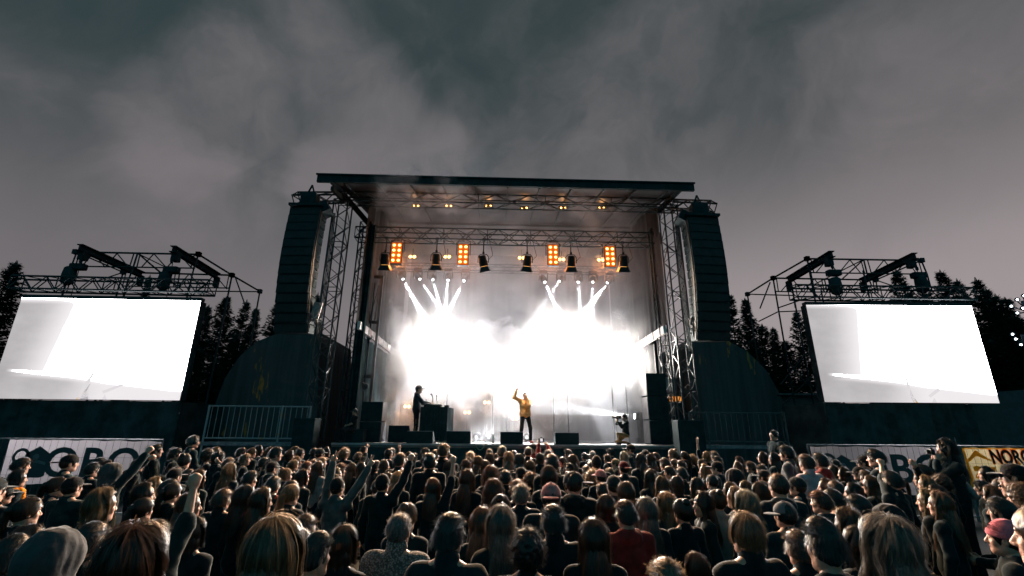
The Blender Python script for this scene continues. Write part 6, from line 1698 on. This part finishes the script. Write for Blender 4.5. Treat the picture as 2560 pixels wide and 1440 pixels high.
def body_proto(key):
    if key in BODY: return BODY[key]
    kw = dict(down=dict(), bent=dict(handL=(-.10, .26, 1.12), handR=(.10, .26, 1.12)), hood=dict(style='hoodie', seed=4), slimhood=dict(style='hoodie', slim=.88, J=dict(shL=(-.158, -.012, 1.41), shR=(.158, -.012, 1.41)), seed=8), slim=dict(slim=.88, J=dict(shL=(-.158, -.012, 1.41), shR=(.158, -.012, 1.41)), seed=2), knit=dict(style='puffy', collar=1.2, ttex=M_KNIT, wide=1.05),
              phone=dict(handL=(-.06, .33, 1.50), handR=(.06, .33, 1.50), hL='hold', hR='hold', nL=(.8, -.4, 0), nR=(-.8, -.4, 0)), eye=dict(handL=(-.05, .15, 1.50), handR=(.06, .15, 1.50), hintL=(-.4, .1, -1), hintR=(.4, .1, -1), hL='hold', hR='hold', nL=(.8, -.4, 0), nR=(-.8, -.4, 0)), collar=dict(collar=.8, seed=6), tee=dict(short_sleeve=True, slim=.88, J=dict(shL=(-.158, -.012, 1.41), shR=(.158, -.012, 1.41))))[key]
    BODY[key] = figure(key, **kw); return BODY[key]
def add(me, parent, col, name=None, loc=None):
    o = bpy.data.objects.new(name or me.name.split('.')[0], me); COL.objects.link(o); o.parent = parent; o.color = (*col, 1)
    if loc is not None: o.location = loc
    return o
def jit(c, r, a=.25):
    k = 1 + r.uniform(-a, a); return tuple(x * k * (1 + r.uniform(-.05, .05)) for x in c)
def pmesh(name, prims, res, m, k=.01, seed=None, amp=0):
    v, q = sdf(prims, res, k)
    if amp: v = crumple(v, q, amp, 20, seed or 0)
    return to_mesh(name, [(v, q, 0)], [m])
SCARF = pmesh('scarf', [('c', (-.07, -.05, 1.475), (.07, -.05, 1.475), .045, .045), ('c', (-.07, -.04, 1.475), (-.05, .05, 1.46), .04, .04), ('c', (.07, -.04, 1.475), (.05, .05, 1.46), .04, .04), ('c', (-.05, .06, 1.46), (.05, .07, 1.45), .045, .045), ('c', (.03, .09, 1.44), (.05, .11, 1.28), .035, .03)], .010, M_WEAR, .02, 2, .012)
GLS = MB()
for s_ in (-1, 1):
    GLS.tube((s_ * .016, .100, 1.637), (s_ * .052, .094, 1.637), .016, 8, .016); GLS.tube((s_ * .054, .094, 1.640), (s_ * .086, -.005, 1.640), .003, 5)
GLS.tube((-.02, .104, 1.64), (.02, .104, 1.64), .003, 5)
GLSM = bpy.data.meshes.new('glasses'); GLSM.from_pydata(GLS.v, [], GLS.f); GLSM.materials.append(M_FIX)
hd_ = MB()
pts = [(.095 * math.cos(t), -.005, 1.655 + .115 * math.sin(t)) for t in np.linspace(-.2, PI + .2, 14)]
hd_.path([tuple(p) for p in pts], .007, 6)
for s_ in (-1, 1): hd_.lathe((s_ * .075, -.003, 1.622), (s_, 0, 0), [(0, .034), (.03, .036), (.038, .025)], 14)
hd_.path([(.10, .0, 1.60), (.085, .06, 1.575), (.03, .115, 1.57)], .004, 5)
HEADSET = bpy.data.meshes.new('headset'); HEADSET.from_pydata(hd_.v, [], hd_.f); HEADSET.materials.append(M_FIX)
BANDM = pmesh('headband', [('e', (0, .045, 1.742), (.062, .03, .016)), ('c', (-.085, .0, 1.66), (-.05, .04, 1.735), .010, .010), ('c', (.085, .0, 1.66), (.05, .04, 1.735), .010, .010)], .006, M_FIX)
root_of = {}
for idx, r in enumerate(people_rows):
    rr = random.Random(idx * 13 + 5); k = r['hk']; K = k[0]
    top = at_depth(r['px'], r['py'], r['dist'])
    # the head's top is the silhouette point; the head centre lies a little past it
    hz = top.z; s = hz / TOPZ[K]
    if 'platform' in r['opt'] : s = 1.03
    if hz > 2.0: s = min(s, 1.06)
    root = empty('person', (top.x, top.y, hz - s * TOPZ[K] if hz > 1.97 * 1.0 and s < hz / TOPZ[K] - .001 else 0)); r['rz'] += R(rr.gauss(0, 7) + (rr.choice((-24, 24)) if rr.random() < .12 and not r['noun'] else 0)) if r['dist'] > 2 else 0; root.rotation_euler = (0, 0, r['rz'])
    wf = .97 if K in 'LMWPB' else 1.03
    if r['dist'] < 2.6 and K not in 'AH': wf *= min(1.2, max(.8, (r['w'] * r['dist'] / FPX) / (eff_width(dict(r, pos=top)) * s)))
    root.scale = (s * wf, s * wf, s); r['root'] = root; r['s'] = s
    arms = [o for o in r['opt'] if o[:2] in ('L:', 'R:')]
    M = Matrix.LocRotScale(root.location, root.rotation_euler.to_quaternion(), root.scale).inverted()
    if arms:
        kw = {}
        bare = []
        for a_ in arms:
            f = a_.split(':'); ax_, ay_ = (float(v) for v in f[1].split(','))
            hp = (r['q'] * 640 + ax_ / 3.6, 1040 + ay_ / 3.6 + 5)
            side = f[0]; kind = f[2]
            best = None
            for dd in np.linspace(r['dist'] * .72, r['dist'] * 1.2, 40):
                tp = M @ at_depth(hp[0], hp[1], dd); shx = -.16 if side == 'L' else .16
                e = abs((tp - Vector((shx, 0, 1.42))).length - .66) + (.25 * max(0, -tp.y) if kind != 'relax' else 0)
                if best is None or e < best[0]: best = (e, tp)
            tp = best[1]; sh_ = Vector((-.16 if side == 'L' else .16, 0, 1.42)); dv = (tp - sh_); L_ = dv.length
            wrist = sh_ + dv.normalized() * max(.2, min(L_ - .10, .56))
            kw['hand' + side] = tuple(wrist); kw['h' + side] = kind; kw['n' + side] = (0, 1, .1) if kind in ('v', 'open', 'horn', 'point', 'claw') else ((.8 if side == 'L' else -.8), .6, 0)
            kw['hint' + side] = (-.4 if side == 'L' else .4, .55, -.6)
            if len(f) > 3: bare.append(-1 if side == 'L' else 1)
            if r['dist'] > 0: kw['res'] = .013
        f4 = figure('arms', bare=tuple(bare), style='hoodie' if K == 'H' else 'jacket', seed=idx, **kw)
    else:
        key = 'knit' if 'knit' in r['opt'] else 'collar' if 'collar' in r['opt'] else 'phone' if ('phone' in r['opt'] or 'phone2' in r['opt']) else 'eye' if 'eye' in r['opt'] else 'tee' if 'bare' in r['opt'] else ('hood' if K in 'H' or (K in 'SZCRUK' and rr.random() < .4) else rr.choice(('slim', 'slimhood', 'slim')) if K in 'LMWPBA' else rr.choice(('down', 'collar', 'bent')))
        f4 = body_proto(key)
    wear = jit(WEAR[r['wc']], rr); hcol = jit(HCOL[r['hc'] if r['hc'] in HCOL else 'k'], rr)
    if 'knit' in r['opt']: wear = (.30, .29, .28)
    add(f4[0], root, (1, 1, 1)); add(f4[1], root, wear, 'sweater' if 'knit' in r['opt'] else 'hoodie' if K == 'H' else 'jacket'); add(f4[2], root, jit(WEAR['n'], rr, .5)); add(f4[3], root, (.02, .02, .02))
    hc2 = lambda o: HCOL['b']
    if K in HAIRS: add(HAIRS['L'][1] if 'long' in r['opt'] else HAIRS['S'][2] if (K == 'S' and r['dist'] < 3.2) else rr.choice(HAIRS[K]), root, hcol)
    elif K in 'CR':
        ho = add(HAIRS['Z'][0], root, HCOL[rr.choice('kb')])
        cc = {'k': (.012, .014, .016), 'd': (.03, .035, .04), 'g': (.12, .13, .14), 'w': (.5, .48, .46), 'p': (.50, .18, .17), 'y': (.25, .17, .1), 'r': (.25, .04, .03), 'a': (.10, .012, .014)}.get(r['hc'], (.02, .03, .034))
        kk = 'r' if K == 'R' else {'s': 's', 'l': 'l'}.get(k[1:2], 'f')
        c = add(CAPS[kk][0], root, cc); v = add(CAPS[kk][1], c, cc)
    elif K == 'K':
        add(HAIRS['Z'][0], root, HCOL['k']); add(BEAN, root, {'k': (.014, .016, .018), 'p': (.62, .16, .20), 'r': (.2, .03, .03)}.get(r['hc'], (.02, .02, .02)))
    elif K == 'H':
        add(HAIRS['Z'][0], root, HCOL['k']); add(HOOD, root, (.065, .072, .078) if r['hc'] == 'g' else (.018, .021, .024))
    if 'scarf' in r['opt']: add(SCARF, root, (.75, .25, .02))
    if 'scarfp' in r['opt']: add(SCARF, root, (.50, .13, .14))
    if 'scarfr' in r['opt']: add(SCARF, root, (.45, .06, .03))
    if 'glasses' in r['opt']: add(GLSM, root, (1, 1, 1))
    if 'headset' in r['opt']: add(HEADSET, root, (1, 1, 1))
    if 'band' in r['opt'] or 'clip' in r['opt']: add(BANDM, root, (1, 1, 1))
    r['hcol'] = r['hc']
for r in people_rows:
    rt = r['root']
    if rt.location.z > .04:
        dz = rt.location.z - .004; d = MB(); d.box((rt.location.x, rt.location.y, dz / 2), (.7, .6, dz), bev=min(.02, dz * .2))
        tag(d.build('step_riser', M_BLACK), 'low black step under ' + ('the elevated security man' if 'platform' in r['opt'] else 'the ' + (r['noun'] or 'spectator near the banner')), 'step')
# things held in hands
def phone_at(root, lpos, label, glow=True, name='mobile_phone', cam_=False):
    M = Matrix.LocRotScale(root.location, root.rotation_euler.to_quaternion(), root.scale)
    p = M @ Vector(lpos); R3 = root.rotation_euler.to_matrix()
    d = MB(); e_ = empty(name, p, label, 'camera' if cam_ else 'phone'); e_.rotation_euler = root.rotation_euler
    if cam_:
        d.box((0, 0, 0), (.13, .05, .085), bev=.01); d.lathe((0, .02, 0), (0, 1, 0), [(0, .032), (.05, .034)], 14); d.box((0, 0, .05), (.05, .04, .025), bev=.006)
    else: d.box((0, 0, 0), (.15, .009, .075), bev=.003)
    me = bpy.data.meshes.new('body'); me.from_pydata(d.v, [], d.f); me.materials.append(M_FIX); o = bpy.data.objects.new('body', me); COL.objects.link(o); o.parent = e_
    d = MB(); wd2 = .068 if not cam_ else .03; d.quad((-wd2, -.0062 if not cam_ else -.0265, -.032), (wd2, -.0062 if not cam_ else -.0265, -.032), (wd2, -.0062 if not cam_ else -.0265, .032), (-wd2, -.0062 if not cam_ else -.0265, .032))
    me = bpy.data.meshes.new('display'); me.from_pydata(d.v, [], d.f); me.materials.append(em('phone_glow', (.8, .78, .85), .9 if glow else .1)); o = bpy.data.objects.new('display', me); COL.objects.link(o); o.parent = e_
for r in people_rows:
    if 'phone' in r['opt'] or 'phone2' in r['opt']:
        phone_at(r['root'], (0, .37, 1.60), {'phone-holding dark man': 'small phone in the hands of the dark man below the banner letters', 'screen-watching long hair': 'glowing phone held up sideways in both hands over the dark red cap'}.get(r['noun'], 'phone held to the face of the woman before the yellow banner'), r['noun'] != 'phone-raising woman')
    if 'eye' in r['opt']: phone_at(r['root'], (0.0, .17, 1.62), 'camera held to the face of the tall black-clad person above the banner', False, 'compact_camera', True)
    if 'camera' in r['opt']:
        Mi = Matrix.LocRotScale(r['root'].location, r['root'].rotation_euler.to_quaternion(), r['root'].scale).inverted()
        phone_at(r['root'], Mi @ at_depth(1353, 1100, r['dist'] * .99), 'compact camera held overhead with both hands at the stage edge', True, 'compact_camera', True)
import re as _re
# labels for everybody without one of their own
adj = dict(k='black', b='dark brown', a='auburn', y='blond', g='grey', l='light brown', o='red', w='pale', p='pink', r='red', d='dark')
kindn = dict(Y='slick-haired', S='short-haired', Z='close-cropped', L='long-haired', M='bob-haired', W='wavy-haired', P='ponytailed', B='head with tied-up hair', U='curly-haired', C='capped', K='knit-hatted', H='hooded', A='afro', R='capped')
marks = [r for r in people_rows if r['noun']]
fixed_marks = [(1225, 1100, 'the white bottle on the deck'), (1415, 1100, 'the lone floor monitor'), (1050, 1100, 'the monitor before the musician'), (1147, 1100, 'the monitor beside the desk'), (1640, 1110, 'the tall speaker stack'), (890, 1110, 'the seated crew member')]
used = set(r['label'] for r in people_rows if r['label'])
for r in people_rows:
    if r['label']:
        r['root']['label'] = r['label']; r['root']['category'] = 'person'; continue
    base = '%s %s person' % (adj[r['hc']], kindn[r['hk'][0]]) if 'head with' not in kindn[r['hk'][0]] else '%s-haired person with hair tied up' % adj[r['hc']]
    c = []
    for m in marks:
        dx, dy = r['px'] - m['px'], (r['py'] - m['py']) * 2.2
        rel = 'just behind' if dy < -abs(dx) * 1.0 and r['dist'] > m['dist'] else 'just in front of' if dy > abs(dx) * 1.0 and r['dist'] < m['dist'] else 'next to'
        c.append((math.hypot(dx, dy), '%s the %s' % (rel, m['noun'])))
    for (mx_, my_, nm) in fixed_marks:
        if r['py'] < 1150: c.append((math.hypot(r['px'] - mx_, (r['py'] - my_) * 2.2), 'in the rows below ' + nm))
    c.sort(); lab = None
    for j in range(1, 14):
        for i in range(j):
            for t_ in ([base + ' ' + c[j - 1][1]] if i == 0 else []) + ['%s between %s and %s' % (base, c[i][1].split('the ', 1)[1] and 'the ' + c[i][1].split('the ', 1)[1], 'the ' + c[j][1].split('the ', 1)[1])]:
                if len(_re.findall(r"[A-Za-z0-9][A-Za-z0-9'’-]*", t_)) <= 16 and t_ not in used and lab is None: lab = t_

        if lab: break
    used.add(lab); r['root']['label'] = lab; r['root']['category'] = 'person'
for r in people_rows: r['root']['group'] = 'people in the concert crowd'
# ================================================================ people on the stage
def cast(name_lab, px, py_top, Y, rz, s_extra, low, col_top, col_leg, fig_kw, headgear=None, shoes=(.02, .02, .02), drop=0.0, skinny=1.0):
    top = P(px, py_top, Y); s = (top.z - SZ + 0.0) / (1.756 - low) * s_extra
    root = empty('person', (top.x, Y, top.z - 1.756 * s), name_lab, 'person'); root.rotation_euler = (0, 0, rz); root.scale = (s * skinny, s * skinny, s)
    f4 = figure('cast', **fig_kw)
    add(f4[0], root, (1, 1, 1)); j = add(f4[1], root, col_top); l = add(f4[2], root, col_leg); add(f4[3], root, shoes)
    return root, s
sr, ss = cast('bald singer in a mustard jacket, one arm raised high and microphone at the mouth', 1313, 981, 16.9, PI + .12, 1.0, 0, (.60, .31, .12), (.012, .014, .016),
     dict(handR=(.335, .06, 1.80), handL=(-.05, .17, 1.53), hR='fist', hL='hold', hintR=(1, .0, -.9), hintL=(-.3, .0, -1), nR=(0, 1, 0), nL=(1, 0, .3), wide=1.12, style='puffy', res=.012,
          J=dict(kneeL=(-.17, .10, .50), kneeR=(.14, .06, .50), ankL=(-.20, -.02, .09), ankR=(.17, -.02, .09), toeL=(-.23, .14, .032), toeR=(.21, .13, .032))), shoes=(.7, .2, .18))
add(pmesh('shirt', [('e', (0, .075, 1.12), (.055, .07, .26), .02), ('c', (0, .08, 1.38), (0, .09, .92), .045, .05)], .010, M_WEAR, .02, 1, .006), sr, (.75, .22, .03))
add(pmesh('stubble', [('e', HC + V3(0, -.006, .004), HR + V3(.0, .0, .0), .01), ('se', (0, .11, 1.60), (.09, .09, .11), .01), ('se', (0, .02, 1.50), (.11, .13, .085), .02)], .008, M_HAIR), sr, (.03, .02, .015), 'hair')
def prop_on(root, name, lab, cat, prims_mb, m=None):
    M = Matrix.LocRotScale(root.location, root.rotation_euler.to_quaternion(), root.scale)
    d = MB(); prims_mb(d); me = bpy.data.meshes.new(name)
    me.from_pydata([tuple(M @ Vector(v)) for v in d.v], [], d.f); me.materials.append(m or M_FIX); o = bpy.data.objects.new(name, me); COL.objects.link(o); tag(o, lab, cat); return o
prop_on(sr, 'microphone', 'black handheld microphone in the fist of the singer', 'microphone', lambda d: d.lathe((-.04, .155, 1.47), (.02, -.02, 1), [(0, .012), (.07, .016), (.10, .026), (.13, .026), (.15, .012)], 12))
dr, ds = cast('musician standing in profile with cap and dark jacket, hands over the mixing desk', 1046, 963, 17.2, -PI / 2 + .1, 1.0, 0, (.03, .042, .055), (.014, .018, .024),
     dict(handR=(.10, .42, 1.17), handL=(-.10, .40, 1.12), hR='relax', hL='relax', wide=1.0, J=dict(headoff=(0, .03, -.01))))
add(HAIRS['Z'][0], dr, HCOL['k']); c_ = add(CAPS['f'][0], dr, (.02, .024, .03)); add(CAPS['f'][1], c_, (.02, .024, .03))
for o in dr.children:
    if o.name.split('.')[0] in ('hair', 'cap'): o.location = (0, .03, -.01)
add(pmesh('side_stripe', [('c', (.165, .0, .90), (.158, .015, .55), .012, .012), ('c', (.158, .015, .55), (.155, -.02, .12), .012, .012)], .008, M_WEAR), dr, (.75, .40, .12))
lo_ = .45
up_ = lambda x, y, z: (x, y, z + lo_)
qr, qs = cast('crew member in cap and black T-shirt sitting with folded arms at the dark stage corner', 888, 1022, 15.35, PI - 0.9, 1.0, lo_, (.012, .016, .018), (.012, .018, .022),
     dict(handR=(-.12, .22, 1.14), handL=(.12, .24, 1.10), short_sleeve=True, hintR=(.6, -.1, -.9), hintL=(-.6, -.1, -.9), nR=(0, -1, 0), nL=(0, -1, 0),
          J=dict(kneeL=up_(-.14, .42, .47), kneeR=up_(.14, .42, .47), ankL=up_(-.12, .38, .09), ankR=up_(.12, .38, .09), toeL=up_(-.13, .54, .032), toeR=up_(.13, .54, .032))))
add(HAIRS['Z'][0], qr, HCOL['b']); c_ = add(CAPS['f'][0], qr, (.10, .10, .10)); add(CAPS['f'][1], c_, (.10, .10, .10))
a = P(888, 1090, 15.4)
d = MB(); d.box((a.x - .1, 15.48, SZ + .2), (.75, .4, .40), bev=.02); tag(d.build('equipment_case', M_BLACK), 'low black case that the crew member in the cap sits on', 'case')
lo2 = .57
dn = lambda x, y, z: (x, y, z + lo2)
kr, ks = cast('camera operator in dark top and tan trousers kneeling at the stage edge', 1561, 1036, 15.45, PI / 2 + .15, 1.0, lo2, (.014, .022, .026), (.24, .15, .07),
     dict(handR=(.05, .30, 1.58), handL=(-.04, .33, 1.44), hR='hold', hL='hold', nR=(-.8, 0, .2), nL=(.6, 0, .8),
          J=dict(kneeL=dn(-.10, .38, .40), kneeR=dn(.10, .36, .10), ankL=dn(-.10, .30, .09), ankR=dn(.11, -.10, .08), toeL=dn(-.10, .44, .03), toeR=dn(.11, -.2, .04), pel=(0, -.02, .94))))
add(HAIRS['S'][0], kr, HCOL['k'])
def camr(d):
    d.box((.01, .26, 1.64), (.10, .20, .12), bev=.015); d.lathe((.01, .36, 1.64), (0, 1, 0), [(0, .04), (.10, .045), (.16, .058), (.17, .05)], 14); d.box((.01, .24, 1.745), (.03, .18, .03), bev=.008); d.box((.01, .32, 1.715), (.025, .025, .05)); d.box((.01, .17, 1.715), (.025, .025, .05)); d.box((-.06, .22, 1.66), (.05, .06, .05), bev=.008)
prop_on(kr, 'video_camera', 'shoulder video camera with long lens held by the kneeling operator', 'camera', camr)
for o in bpy.data.objects:
    if o.parent is None and 'label' in o and len(_re.findall(r"[A-Za-z0-9][A-Za-z0-9'-]*", o['label'])) > 16: print('LONG', o.name, o['label'])
print('PEOPLE', len([o for o in bpy.data.objects if o.name.split('.')[0] == 'person']))
